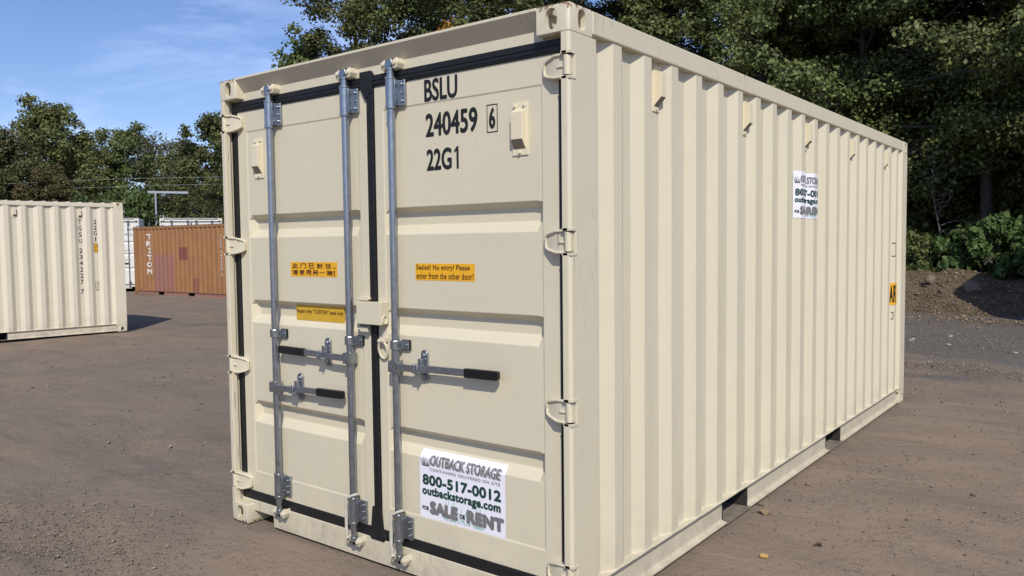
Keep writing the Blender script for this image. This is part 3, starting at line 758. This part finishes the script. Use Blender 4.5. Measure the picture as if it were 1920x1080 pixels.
ev = Vector((.64, 1.0, 0)).normalized(); thw = math.atan2(ev.y, ev.x); BL = Vector((-30.1, 14.7, 0))
Mwp = paint('white_paint_grubby', (.70, .70, .68), amount=.5)
wl = ['tall white container showing between the cream and orange containers, black numbers on its door',
      'tall white container directly behind the orange one, its locking bars just showing over the top',
      'tall white container farthest right in the white row, mostly hidden behind the big cream one']
for i, off_ in enumerate((-.78, 2.438, 5.66)):
    c = BL+ev*off_ if i != 0 else BL+ev*-.78
    if i == 1: c = BL+ev*2.438
    w_ = thing('shipping_container', wl[i], 'container', (c.x, c.y, -.04), thw, 'white containers in a row behind the orange one')
    PW = build_container(w_, Mwp, M_white, M_white, M_castw, Ln=12.192, Hh=2.896, detail=False, gask=plain('grey_gasket', (.12, .12, .125), .6))
    ms = MB()
    for k in range(6):
        for zz in (.075,):
            emit_poly(ms, [(.30+.1*k, 2.80), (.35+.1*k, 2.80), (.39+.1*k, 2.87), (.34+.1*k, 2.87)], lambda u, v, l: (-W-.001-l, u, v), .002, 0)
    emit_poly(ms, [(.27, 2.80), (.92, 2.80), (.92, 2.872), (.27, 2.872)], lambda u, v, l: (-W-.001-l, u, v), .0, 1)
    ms.build('hazard_mark', [M_black, M_yellow], w_)
    if i == 0:
        ms = MB(); fd2 = lambda u, v, l: (u, Y_PN-.0008-l, v)
        emit_text(ms, '36 164', (-.74, -.20, 2.37, 2.50), fd2, off=.01); emit_text(ms, '45G1', (-.56, -.20, 2.16, 2.28), fd2, off=.01)
        for zz in (1.55, 1.15): emit_text(ms, 'MAX GR', (-.6, -.35, zz, zz+.05), fd2)
        ms.build('lettering', M_black, PW['right'])
# two stacked containers just out of the frame on the right: their shade falls on the bank
for k, lab in ((0, 'cream container on the ground, lower of the stack of two on the right'), (1, 'cream container on top of the stack of two on the right')):
    s_ = thing('shipping_container', lab, 'container', (2.30, 13.8, k*2.592), R_(-90), 'stack of two containers')
    build_container(s_, M_lcream, M_lcream, M_lcream, M_cast, detail=False)

# ------------------------------------------------------------------ foliage
def leaf_mat(name, a, b, dry, dryf=.10):
    def bb(nt):
        g = N(nt, 'ShaderNodeNewGeometry'); oi = N(nt, 'ShaderNodeObjectInfo')
        c = mixcol(nt, g.outputs['Random Per Island'], a, b)
        c = mixcol(nt, rng_(nt, noise(nt, g.outputs['Position'], .55, 4, .6), .56, .70, 0, dryf*4), c, dry)
        hv = N(nt, 'ShaderNodeHueSaturation'); nt.links.new(c, hv.inputs['Color'])
        nt.links.new(rng_(nt, oi.outputs['Random'], 0, 1, .485, .515), hv.inputs['Hue']); nt.links.new(rng_(nt, oi.outputs['Random'], 0, 1, .8, 1.2), hv.inputs['Value'])
        p = princ(nt, hv.outputs['Color'], .55, 0, .28)
        t = N(nt, 'ShaderNodeBsdfTranslucent'); nt.links.new(hv.outputs['Color'], t.inputs['Color'])
        mx = N(nt, 'ShaderNodeMixShader', i_Fac=.22); nt.links.new(p, mx.inputs[1]); nt.links.new(t.outputs[0], mx.inputs[2])
        return mx.outputs[0]
    return mat(name, bb)
M_leaf = leaf_mat('dark_green_leaves', (.056, .080, .025), (.178, .205, .072), (.22, .20, .065))
M_leaf2 = leaf_mat('olive_leaves', (.075, .088, .034), (.16, .165, .07), (.15, .11, .045))
M_leaf3 = leaf_mat('russet_leaves', (.075, .07, .028), (.14, .115, .05), (.17, .10, .045), .2)
M_leaf4 = leaf_mat('bright_green_leaves', (.048, .085, .024), (.105, .155, .045), (.13, .13, .045))
M_leaf6 = leaf_mat('sunny_green_leaves', (.085, .115, .034), (.21, .23, .085), (.23, .19, .07), .16)
M_leaf5 = leaf_mat('orange_leaves', (.40, .17, .02), (.50, .26, .03), (.4, .12, .02))
def b_bark(nt):
    co = objco(nt); n = noise(nt, co, 6, 6, .65, .5, (3, 3, .6))
    return princ(nt, mixcol(nt, rng_(nt, n, .3, .7), (.04, .035, .03), (.10, .09, .078)), .9, 0, .2, n, .6, .03)
M_bark = mat('bark', b_bark)
M_bare = plain('pale_bare_wood', (.22, .20, .175), .85, var=.45, sc=5)

def leaf_mesh(name, centres, radii, counts, size, rng, flat=.6, mats=None, midx=None, elong=1.7, shell=.5):
    C = np.repeat(centres, counts, 0); Rr = np.repeat(radii, counts); n = len(C)
    d = rng.normal(size=(n, 3)); d /= np.linalg.norm(d, axis=1)[:, None]
    rad = rng.random(n)**shell
    off = d*(Rr*rad)[:, None]; off[:, 2] *= flat
    off[:, 2] -= .25*Rr*rad**2*np.hypot(d[:, 0], d[:, 1])
    p = C+off
    nr = d*np.array([.8, .8, .6])+np.array([0, 0, .55])+rng.normal(size=(n, 3))*.55; nr /= np.linalg.norm(nr, axis=1)[:, None]
    t = np.cross(nr, rng.normal(size=(n, 3))); t /= np.linalg.norm(t, axis=1)[:, None]; b = np.cross(nr, t)
    s = size*(.6+.8*rng.random(n))[:, None]
    v = np.stack([p-t*s*.5*elong*.6, p+b*s*.36-nr*s*.05, p+t*s*.5*elong*.7-nr*s*.18, p-b*s*.36-nr*s*.05], 1).reshape(-1, 3)
    me = bpy.data.meshes.new(name); me.vertices.add(4*n); me.vertices.foreach_set('co', v.ravel().astype(np.float32))
    me.loops.add(4*n); me.loops.foreach_set('vertex_index', np.arange(4*n, dtype=np.int32))
    me.polygons.add(n); me.polygons.foreach_set('loop_start', np.arange(n, dtype=np.int32)*4)
    for mt in mats: me.materials.append(mt)
    if midx is not None: me.polygons.foreach_set('material_index', np.repeat(midx, counts).astype(np.int32))
    me.update(calc_edges=True); return me
def tree_meshes(seed, Hh, Rr, cb=.25, nl=22, lmat=None, per=125, lsize=.15, shape='round', clump=.62, sub=5, twig=True, orange=False, bark=None):
    rg_ = np.random.default_rng(seed); tm = MB(); cs = []; rs = []
    lean = rg_.normal(size=2)*.03*Hh
    tp = [(lean[0]*t**1.5+.04*math.sin(t*7+seed), lean[1]*t**1.5+.04*math.cos(t*6), Hh*.93*t) for t in np.linspace(0, 1, 9)]
    r0 = .0115*Hh+.02
    tm.tube([(p[0], p[1], p[2]-(.35 if i == 0 else 0)) for i, p in enumerate(tp)], [r0*(1.35 if i == 0 else 1)*(1-.9*i/8) for i in range(9)], 9)
    def trunk(t):
        k = min(7, int(t*8)); f = t*8-k; return np.array(tp[k])*(1-f)+np.array(tp[k+1])*f
    for i in range(nl):
        t = cb+(1-cb)*((i+.5)/nl)**.9; a = i*2.4+rg_.uniform(-.5, .5); tt = (t-cb)/(1-cb)
        if shape == 'round': ln = Rr*(.35+.95*math.sin(math.pi*min(1, .18+tt*.82))**.8)*rg_.uniform(.7, 1.15)
        elif shape == 'cone': ln = Rr*(1.1-.85*tt)*rg_.uniform(.75, 1.15)
        else: ln = Rr*(.55+.6*tt-.55*tt**3)*rg_.uniform(.65, 1.2)
        el = (-.30+1.2*tt)+rg_.uniform(-.15, .25)
        st = trunk(min(.99, t*.93)); pts = [st]; dirn = np.array([math.cos(a)*math.cos(el), math.sin(a)*math.cos(el), math.sin(el)]); p = st
        for k in range(5):
            dirn = dirn+np.array([0, 0, .07 if el < .5 else -.02])+rg_.normal(size=3)*.10; dirn /= np.linalg.norm(dirn); p = p+dirn*ln/5; pts.append(p)
        rl = r0*.42*(1-.6*tt); tm.tube([tuple(q) for q in pts], [max(.006, rl*(1-.16*k)) for k in range(6)], 5)
        for k in range(sub):
            f = .30+.70*(k+rg_.random())/sub; j = min(4, int(f*5)); q = pts[j]*(1-(f*5-j))+pts[j+1]*(f*5-j)
            sd_ = rg_.normal(size=3); sd_[2] = sd_[2]*.4+.1; sd_ /= np.linalg.norm(sd_)
            e = q+sd_*ln*.34*rg_.uniform(.4, 1.1)*(1.1-.5*f)
            if twig: tm.tube([tuple(q), tuple((q+e)/2+rg_.normal(size=3)*.05), tuple(e)], [max(.005, rl*.3), .008, .004], 4)
            for c_, rr in ((e, 1.), ((q+e)/2, .75)):
                cs.append(c_+rg_.normal(size=3)*.12); rs.append(clump*rr*rg_.uniform(.55, 1.25))
    for k in range(3):
        cs.append(np.array(tp[-1])+rg_.normal(size=3)*.25+np.array([0, 0, .1])); rs.append(clump*rg_.uniform(.5, .9))
    cs = np.array(cs); rs = np.array(rs); cnt = np.maximum(8, (per*(rs/clump)**2*rg_.uniform(.6, 1.25, len(rs)))).astype(int)
    mi = np.zeros(len(cs), int)
    if orange: j = np.argsort(((cs-np.array(orange))**2).sum(1))[:2]; mi[j] = 1
    to = tm.build('trunk', bark or M_bark, None, smooth=50, normals=False); tme = to.data; bpy.data.objects.remove(to)
    lm = leaf_mesh('crown', cs, rs, cnt, lsize, rg_, mats=[lmat or M_leaf, M_leaf5], midx=mi)
    return tme, lm
def put_tree(meshes, name, label, x, y, z, sc, rz, group, szf=1., cat='tree', lmat=None):
    r = thing(name, label, cat, (x, y, z), rz, group); r.scale = (sc, sc, sc*szf)
    t = link(bpy.data.objects.new('trunk', meshes[0]), r); c = link(bpy.data.objects.new('crown', meshes[1]), r)
    if lmat: c.material_slots[0].link = 'OBJECT'; c.material_slots[0].material = lmat
    return r
TA = tree_meshes(1, 14, 4.0, .10, 34, per=300, lsize=.105, clump=.66)
TO = tree_meshes(1, 14, 4.0, .10, 34, per=300, lsize=.105, clump=.66, orange=(-2.75, .35, 8.75))
TB = tree_meshes(2, 13, 3.6, .10, 34, per=300, lsize=.10, shape='oval', clump=.66)
TC = tree_meshes(3, 15, 4.3, .08, 36, per=300, lsize=.11, lmat=M_leaf, clump=.68)
TD = tree_meshes(5, 9, 2.8, .10, 30, per=210, lsize=.13, clump=.6)
TE = tree_meshes(6, 8, 2.1, .2, 22, per=90, lsize=.12, shape='cone', clump=.45, lmat=M_leaf)
TG = tree_meshes(21, 14, 4.4, .25, 46, per=270, lsize=.105, clump=.72, sub=7)
TF = tree_meshes(8, 10, 3.4, .15, 26, per=48, lsize=.13, clump=.7, lmat=M_leaf2, bark=M_bare)
def shrub_meshes(seed, Rr, Hh, n, per, lsize, lmat, clump=.45):
    rg_ = np.random.default_rng(seed); cs = []; tm = MB()
    for i in range(n):
        a = rg_.uniform(0, 2*math.pi); q = math.sqrt(rg_.random()); x = Rr*q*math.cos(a); y = Rr*q*math.sin(a)
        hz_ = Hh*math.sqrt(max(.05, 1-q*q))*rg_.uniform(.35, 1.0); cs.append((x, y, hz_))
        if i % 3 == 0: tm.tube([(x*.25, y*.25, -.1), (x*.7, y*.7, hz_*.55), (x, y, hz_)], [.03, .02, .008], 5)
    cs = np.array(cs); rs = clump*rg_.uniform(.6, 1.25, n); cnt = (per*(rs/clump)**2).astype(int)
    to = tm.build('stems', M_bark, None, normals=False); tme = to.data; bpy.data.objects.remove(to)
    return tme, leaf_mesh('foliage', cs, rs, cnt, lsize, rg_, mats=[lmat])
def put_shrub(meshes, name, label, x, y, z, sc, rz, group=None, szf=1., lmat=None):
    r = thing(name, label, 'shrub', (x, y, z), rz, group); r.scale = (sc, sc, sc*szf)
    link(bpy.data.objects.new('stem', meshes[0]), r); c = link(bpy.data.objects.new('foliage', meshes[1]), r)
    if lmat: c.material_slots[0].link = 'OBJECT'; c.material_slots[0].material = lmat
    return r
SA = shrub_meshes(11, 2.2, 2.2, 64, 210, .115, M_leaf)
SB = shrub_meshes(12, 1.0, 1.3, 26, 110, .12, M_leaf4, .36)
G1 = 'trees along the front of the wood'
front = [
 (TE, -23.4, 16.2, 1.28, 0.3, 'sparse small tree peeping over the top left of the big cream container', M_leaf),
 (TB, -21.3, 17.6, 1.06, 1.2, 'leafy tree against the blue sky, leftmost tall one behind the big cream container', None),
 (TO, -17.9, 19.6, 1.02, 2.2, 'tall tree with one clump of orange leaves behind the big cream container', None),
 (TC, -14.6, 21.6, 1.0, 0.7, 'broad dark tree rising behind the near top corner of the big cream container', None),
 (TA, -11.0, 22.6, 1.05, 4.0, 'tall tree over the start of the long corrugated side, right of the top corner casting', None),
 (TB, -7.6, 22.6, 1.12, 5.1, 'tall tree above the middle of the big container\'s long side', None),
 (TG, -4.6, 23.0, 1.02, 2.9, 'wide dark tree behind the far end of the big container', None),
 (TG, -1.4, 22.8, 1.0, 0.2, 'dark tree on the bank just right of the big container', None),
 (TG, 1.9, 22.4, 1.02, 4.6, 'dark tree at the right edge of the photo above the shaded bank', None)]
for ms_, x, y, s, rz, lab, lm in front:
    put_tree(ms_, 'broadleaf_tree', lab, x, y, bank(x, y)+gz(x, y), s, rz, G1, lmat=lm)
r9 = random.Random(9)
back = [(TC, -20.5, 22.5), (TB, -16.5, 25.5), (TA, -13., 27), (TC, -9.3, 27), (TB, -6.0, 27.5), (TA, -3., 27.5), (TC, .2, 27.), (TA, 3.6, 26.5), (TG, 5.6, 22.6),
        (TB, -11, 32), (TC, -7.5, 32), (TA, -4, 33), (TB, -1, 32), (TC, 2.5, 32), (TA, 6.5, 31), (TG, 8.9, 25)]
for ms_, x, y in back:
    put_tree(ms_, 'broadleaf_tree', 'dark broadleaf tree deep in the wood behind the front row', x, y, bank(x, y)+gz(x, y), r9.uniform(.9, 1.15), r9.uniform(0, 6), 'trees deep in the wood')
for x, y, sc_, rz in ((-5.6, 27.6, .9, 1.), (-3.1, 28.4, .95, 2.), (-.6, 28.6, .95, 3.), (1.5, 28.0, .9, 4.), (4.6, 29.5, .95, 5.), (-2., 30.2, 1.0, .4), (.8, 30.4, 1.0, 2.6), (-12.8, 24.5, .95, 2.), (-16.2, 22.5, .95, 4.)):
    put_tree(TD, 'understorey_tree', 'low understorey tree filling the shade under the tall wood', x, y, bank(x, y), sc_, rz, 'understorey trees in the wood', lmat=M_leaf)
G2 = 'trees behind the far containers'
far = [
 (TD, -41.0, 15.2, 1.02, .3, 'tallest tree on the far left, pointed crown above the pale cream container', M_leaf6, 'broadleaf_tree'),
 (TD, -39.5, 12.6, .80, 1.4, 'lower yellowish tree at the very left edge above the pale cream container', M_leaf2, 'broadleaf_tree'),
 (TD, -37.5, 13.3, .62, 3.4, 'reddish brown tree low above the roof of the pale cream container', M_leaf3, 'broadleaf_tree'),
 (TD, -41.4, 18.9, .93, 2.5, 'dense dark tree in the middle of the far group, right of the tallest one', None, 'broadleaf_tree'),
 (TF, -47.5, 26.2, .92, 0, 'thin olive tree with grey branches showing, behind the blue crossbeam', None, 'broadleaf_tree'),
 (TF, -52., 26.0, .98, 2, 'thin olive tree, second from the right behind the blue crossbeam', None, 'broadleaf_tree'),
 (TD, -36.4, 21.4, .98, 4.4, 'dense dark tree tight against the left edge of the big cream container', None, 'broadleaf_tree'),
 (TD, -43.0, 12.0, .72, 5.0, 'green tree cut by the left edge of the photo', M_leaf6, 'broadleaf_tree')]
for ms_, x, y, s, rz, lab, lm, nm in far:
    put_tree(ms_, nm, lab, x, y, gz(x, y), s, rz, G2, lmat=lm)
for x, y, s, rz, lm in ((-47, 19, .95, 1, M_leaf6), (-50, 15, .9, 2, M_leaf6), (-45.5, 25.2, .62, 3, M_leaf2), (-49, 31, .95, 5, M_leaf2), (-58, 31, 1.0, 4, M_leaf2), (-57, 36, 1.0, 5, M_leaf2)):
    put_tree(TD, 'broadleaf_tree', 'green tree filling the gaps behind the far containers', x, y, gz(x, y), s, rz, 'trees far behind on the left', lmat=lm)
put_shrub(SA, 'large_shrub', 'big rounded green shrub above the right end of the pale cream container', -33.8, 14.6, -.1, 1.35, .4, None, 1.5, M_leaf4)
put_shrub(SA, 'large_shrub', 'dark green shrub just left of the big rounded one, above the pale cream roof', -36.5, 13.2, -.1, 1.25, 2.4, None, 1.2, M_leaf4)
put_shrub(SA, 'large_shrub', 'yellowish shrub beside the big container\'s left edge, above the white containers', -34.6, 20.8, -.1, .9, 1.4, None, 1.6, M_leaf2)
put_shrub(SA, 'large_shrub', 'brownish thicket of undergrowth under the blue crossbeam', -41.0, 20.8, -.1, 1.1, 3.4, None, .9, M_leaf3)
# undergrowth on the bank
for i, (x, y, s, lm, lab) in enumerate([
    (-3.0, 20.8, .75, M_leaf, 'dark shrub on the bank tight behind the far corner of the big container'),
    (-1.9, 20.6, .70, None, 'fresh green ferny shrub left of the middle of the bank'),
    (-.9, 20.4, 1.05, None, 'brightest green shrub, in the middle of the bank above the two boulders'),
    (.9, 20.6, 1.35, None, 'tall leafy shrub at the very right edge of the bank'),
    (.2, 20.2, 1.1, None, 'leafy green shrub at the right end of the bank')]):
    put_shrub(SB, 'shrub', lab, x, y, bank(x, y)-.05, s, i*1.7, 'shrubs along the top of the bank', 1.25, lm)
for i, (x, y, s) in enumerate([(-5.5, 25, 1.0), (-3.2, 26, 1.1), (-.6, 26.5, 1.2), (1.6, 25.6, 1.1), (4.2, 27.5, 1.2), (-1.8, 29, 1.5), (2.2, 29, 1.5), (-6, 29, 1.5), (-10, 25, 1.2)]):
    put_shrub(SA, 'large_shrub', 'dark undergrowth shrub in the shade of the wood', x, y, bank(x, y)-.1, s, i*2., 'undergrowth shrubs inside the wood', 1.3)
# bare saplings
def bare_tree(label, seed, Hh, x, y, z, spread=.9, n=14):
    rg_ = random.Random(seed); r = thing('bare_sapling', label, 'tree', (x, y, z)); tm = MB(); br = MB()
    tp = [Vector((.12*math.sin(t*5+seed), .1*math.cos(t*4), Hh*t)) for t in np.linspace(0, 1, 8)]
    tm.tube(tp, [.034*(1-.11*i) for i in range(8)], 6); tm.build('trunk', M_bare, r, smooth=60, normals=False)
    for i in range(n):
        t = .2+.75*i/n; k = min(6, int(t*7)); p = tp[k].lerp(tp[k+1], t*7-k); a = rg_.uniform(0, 6.28); ln = spread*Hh*.32*rg_.uniform(.5, 1.2)
        pts = [p]; d = Vector((math.cos(a), math.sin(a), rg_.uniform(.1, .9))).normalized()
        for j in range(5):
            d = (d+Vector([rg_.gauss(0, .22) for _ in range(3)])).normalized(); pts.append(pts[-1]+d*ln/5)
            if j > 0:
                e = (d+Vector([rg_.gauss(0, .7) for _ in range(3)])).normalized(); br.tube([pts[-1], pts[-1]+e*ln*.14, pts[-1]+e*ln*.3+Vector((0, 0, .05))], [.010, .007, .004], 4)
        br.tube(pts, [.015, .012, .010, .008, .006, .004], 4)
    br.build('branch', M_bare, r, normals=False)
bare_tree('leafless grey sapling standing on the bank right of the big container', 1, 3.4, -2.5, 22.2, .75)
bare_tree('leafless pale tree left of the blue crossbeam post, among the far trees', 2, 6.6, -39.2, 19.7, -.2, 1.2, 22)
bare_tree('leafless pale tree right of the blue crossbeam post, among the far trees', 3, 5.2, -38.2, 20.8, -.2, 1.4, 24)
# crossbeam pole
pr = thing('utility_pole', 'pale blue steel pole with a long crossbeam among bare branches', 'pole', (-35.15, 17.3, -.2))
MB().cyl((0, 0, -.1), (0, 0, 4.43), .038, 10).build('post', M_blue, pr)
bvx = Vector((.45, .89, 0)); bo_ = MB().box(-.35, 1.45, -.03, .03, 4.43, 4.53).build('crossbeam', M_blue, pr, bevel=.01); bo_.rotation_euler = (0, 0, math.atan2(bvx.y, bvx.x))
wr = MB()
for k, z in enumerate((4.8, 5.15)):
    wr.tube([tuple(Vector((bvx.x*s, bvx.y*s, z-.02*s*s*.15+.05*s))) for s in np.linspace(-6, 5, 12)], .006, 5)
wr.build('wire', plain('grey_cable', (.34, .34, .34), .6), pr)

# ------------------------------------------------------------------ stones, leaves, gravel
def stone_mesh(seed, n=1):
    b = bmesh.new(); bmesh.ops.create_icosphere(b, subdivisions=3, radius=1); r = np.random.default_rng(seed)
    ph = r.uniform(0, 6, (4, 3)); fr = r.uniform(1.2, 3.2, (4, 3)); pl = r.normal(size=(7, 3)); pl /= np.linalg.norm(pl, axis=1)[:, None]
    for v in b.verts:
        c = np.array(v.co); k = 1+sum(.07*math.sin(float(fr[i]@c)+ph[i, 0]) for i in range(4))
        c = c*k
        for q in pl:
            d = float(c@q)
            if d > .60: c = c-q*(d-.60)*.95
        v.co = c
    me = bpy.data.meshes.new('stone'); b.to_mesh(me); b.free(); return me
def b_stone(c0, c1):
    def b(nt):
        co = objco(nt); n = noise(nt, co, 2.5, 6, .65)
        return princ(nt, mixcol(nt, rng_(nt, n, .3, .7), c0, c1), .85, 0, .2, n, .5, .1)
    return b
M_st1 = mat('tan_boulder', b_stone((.24, .185, .135), (.15, .115, .09))); M_st2 = mat('pale_stone', b_stone((.42, .38, .33), (.28, .25, .22)))
for (x, y, s, mt, nm, lab, gp) in [
    (-1.02, 17.9, (.26, .20, .19), M_st1, 'boulder', 'larger tan boulder half in shadow on the bank', 'boulders on the bank'),
    (-1.95, 18.4, (.16, .13, .12), M_st1, 'boulder', 'smaller tan boulder in the sun on the bank', 'boulders on the bank'),
    (-1.0, 11.5, (.075, .055, .026), M_st2, 'stone', 'pale flat stone beside the far corner of the big container', 'pale stones on the gravel'),
    (-.56, 12.3, (.06, .045, .022), M_st2, 'stone', 'pale stone on the dark gravel, farther of the two near the middle', 'pale stones on the gravel'),
    (-.40, 11.1, (.05, .04, .022), M_st2, 'stone', 'pale stone on the dark gravel, nearer of the two near the middle', 'pale stones on the gravel'),
    (.52, 10.6, (.06, .045, .022), M_st2, 'stone', 'pale stone at the right edge of the dark gravel', 'pale stones on the gravel'),
    (-4.40, .71, (.022, .016, .011), M_st2, 'stone', 'small pale pebble alone on the brown dirt left of the big container', None)]:
    me = stone_mesh(int(abs(x*100))); me.materials.append(mt)
    o = link(bpy.data.objects.new(nm, me)); o.scale = s; o.location = (x, y, (bank(x, y) if y > 16 else 0)+s[2]*.45); o.rotation_euler = (0, .2, x*3)
    me.polygons.foreach_set('use_smooth', [True]*len(me.polygons)); me.set_sharp_from_angle(angle=R_(28)); tag(o, lab, 'stone' if nm == 'stone' else 'boulder', gp)
def gravel(n, seed, patches, name='gravel', med=-5.75, cap=.022, c0=(.10, .083, .07), c1=(.33, .27, .225)):
    r = np.random.default_rng(seed); V = []; F = 0
    pts = []
    # patches: (centre x, y, spread x, spread y, share)
    for cx_, cy_, sx_, sy_, sh in patches:
        k = int(n*sh); pts.append(np.stack([r.normal(cx_, sx_, k), r.normal(cy_, sy_, k)], 1))
    p = np.concatenate(pts); ok = ~((p[:, 0] > -W-.02) & (p[:, 0] < .01) & (p[:, 1] > .0) & (p[:, 1] < 6.06)) & (p[:, 1] < 20.5); p = p[ok]; n = len(p)
    dist = np.hypot(p[:, 0]-1.78, p[:, 1]+2.69)
    s = np.minimum(cap, np.exp(r.normal(med, .45, n)))*(1+np.clip(dist-4, 0, 9)*.10)
    base_ = np.array([(1, 0, 0), (0, 1, 0), (-1, 0, 0), (0, -1, 0), (0, 0, .7), (0, 0, -.7)])
    v = base_[None]+r.normal(size=(n, 6, 3))*.22; v *= s[:, None, None]*np.stack([1+.5*r.random(n), np.ones(n), .6+.3*r.random(n)], 1)[:, None, :]
    a = r.uniform(0, 6.28, n); ca, sa = np.cos(a)[:, None], np.sin(a)[:, None]
    x = v[:, :, 0]*ca-v[:, :, 1]*sa; y = v[:, :, 0]*sa+v[:, :, 1]*ca
    z = v[:, :, 2]+(s*.25)[:, None]+np.array([bank(float(q[0]), float(q[1])) if q[1] > 16 else 0. for q in p])[:, None]-.006*np.maximum(0, -p[:, 0]-4)[:, None]
    co = np.stack([x+p[:, :1], y+p[:, 1:], z], 2).reshape(-1, 3)
    tri = np.array([(0, 1, 4), (1, 2, 4), (2, 3, 4), (3, 0, 4), (1, 0, 5), (2, 1, 5), (3, 2, 5), (0, 3, 5)])
    f = (tri[None]+np.arange(n)[:, None, None]*6).reshape(-1, 3)
    me = bpy.data.meshes.new(name); me.vertices.add(len(co)); me.vertices.foreach_set('co', co.ravel().astype(np.float32))
    me.loops.add(f.size); me.loops.foreach_set('vertex_index', f.ravel().astype(np.int32)); me.polygons.add(len(f)); me.polygons.foreach_set('loop_start', np.arange(len(f), dtype=np.int32)*3)
    def bg_(nt):
        g = N(nt, 'ShaderNodeNewGeometry'); c = mixcol(nt, g.outputs['Random Per Island'], c0, c1); return princ(nt, c, .9, 0, .2)
    me.materials.append(mat('loose_'+name, bg_)); me.update(calc_edges=True)
    return tag(link(bpy.data.objects.new(name, me)), kind='stuff')
gravel(32000, 3, ((-.1, 8.7, 1.7, .25, .16), (-.2, 12.4, 2.4, 2.0, .46), (-1.4, -.9, .8, .3, .05), (.9, 1.3, .8, 1.4, .035), (-2.9, -.75, .6, .30, .09), (.45, 2.6, .5, .9, .02), (-5, .8, 3, 1.6, .10), (.6, 5.5, .9, 2.4, .05), (-9, 3, 4.5, 3, .08), (-3.6, -1.5, .5, .3, .03)))
gravel(9000, 8, ((-1.2, 18.1, 2.4, 1.0, .6), (-1.0, 16.3, 2.2, .7, .4)), 'earth_clods', -4.75, .05, (.07, .05, .035), (.30, .225, .15))
def leaf_thing(name, lab, x, y, s, rz, col, gp):
    mb = MB(); pts = []
    for i in range(9): t = i/8; pts.append((s*(t-.5), s*.30*math.sin(math.pi*t)**.8))
    vs = []; fs = []
    for i, (a, w_) in enumerate(pts): vs += [(a, -w_, .004+.10*w_+.012*math.sin(i)), (a, 0, .003+.25*s*(i/8-.5)**2), (a, w_, .006+.35*w_)]
    for i in range(8):
        for j in range(2): fs.append((i*3+j, i*3+3+j, i*3+4+j, i*3+1+j))
    mb.add(vs, fs); mb.tube([(-s*.72, .01, .004), (-s*.5, 0, .012)], .002, 4)
    o = mb.build(name, plain(name+'_brown', col, .8), None, normals=False); o.location = (x, y, .002); o.rotation_euler = (0, 0, rz); tag(o, lab, 'leaf', gp)
leaf_thing('fallen_leaf', 'dry tan leaf on the dirt beside the nearer forklift pocket', .085, 1.95, .085, .3, (.24, .17, .10), 'fallen leaves')
leaf_thing('fallen_leaf', 'dark curled leaf near the yellow wood chip', .50, 1.62, .05, 1.3, (.07, .05, .035), 'fallen leaves')
mb = MB().tube([(-.07, .02, .006), (-.02, .0, .012), (.05, -.015, .006)], [.004, .006, .003], 6); o = mb.build('twig', M_bark, None); o.location = (-.01, 2.08, 0); tag(o, 'dark twig on the dirt at the edge of the nearer forklift pocket', 'twig')
o = MB().prism([(-.021, -.008), (.018, -.012), (.023, .007), (-.017, .011)], 'z', .001, .016).build('wood_chip', plain('yellow_wood', (.50, .31, .10), .7), None, bevel=.003); o.location = (.323, 1.294, 0); o.rotation_euler = (.1, .08, .5)
tag(o, 'small yellow wood chip lying on the dirt at the bottom of the photo', 'wood chip')
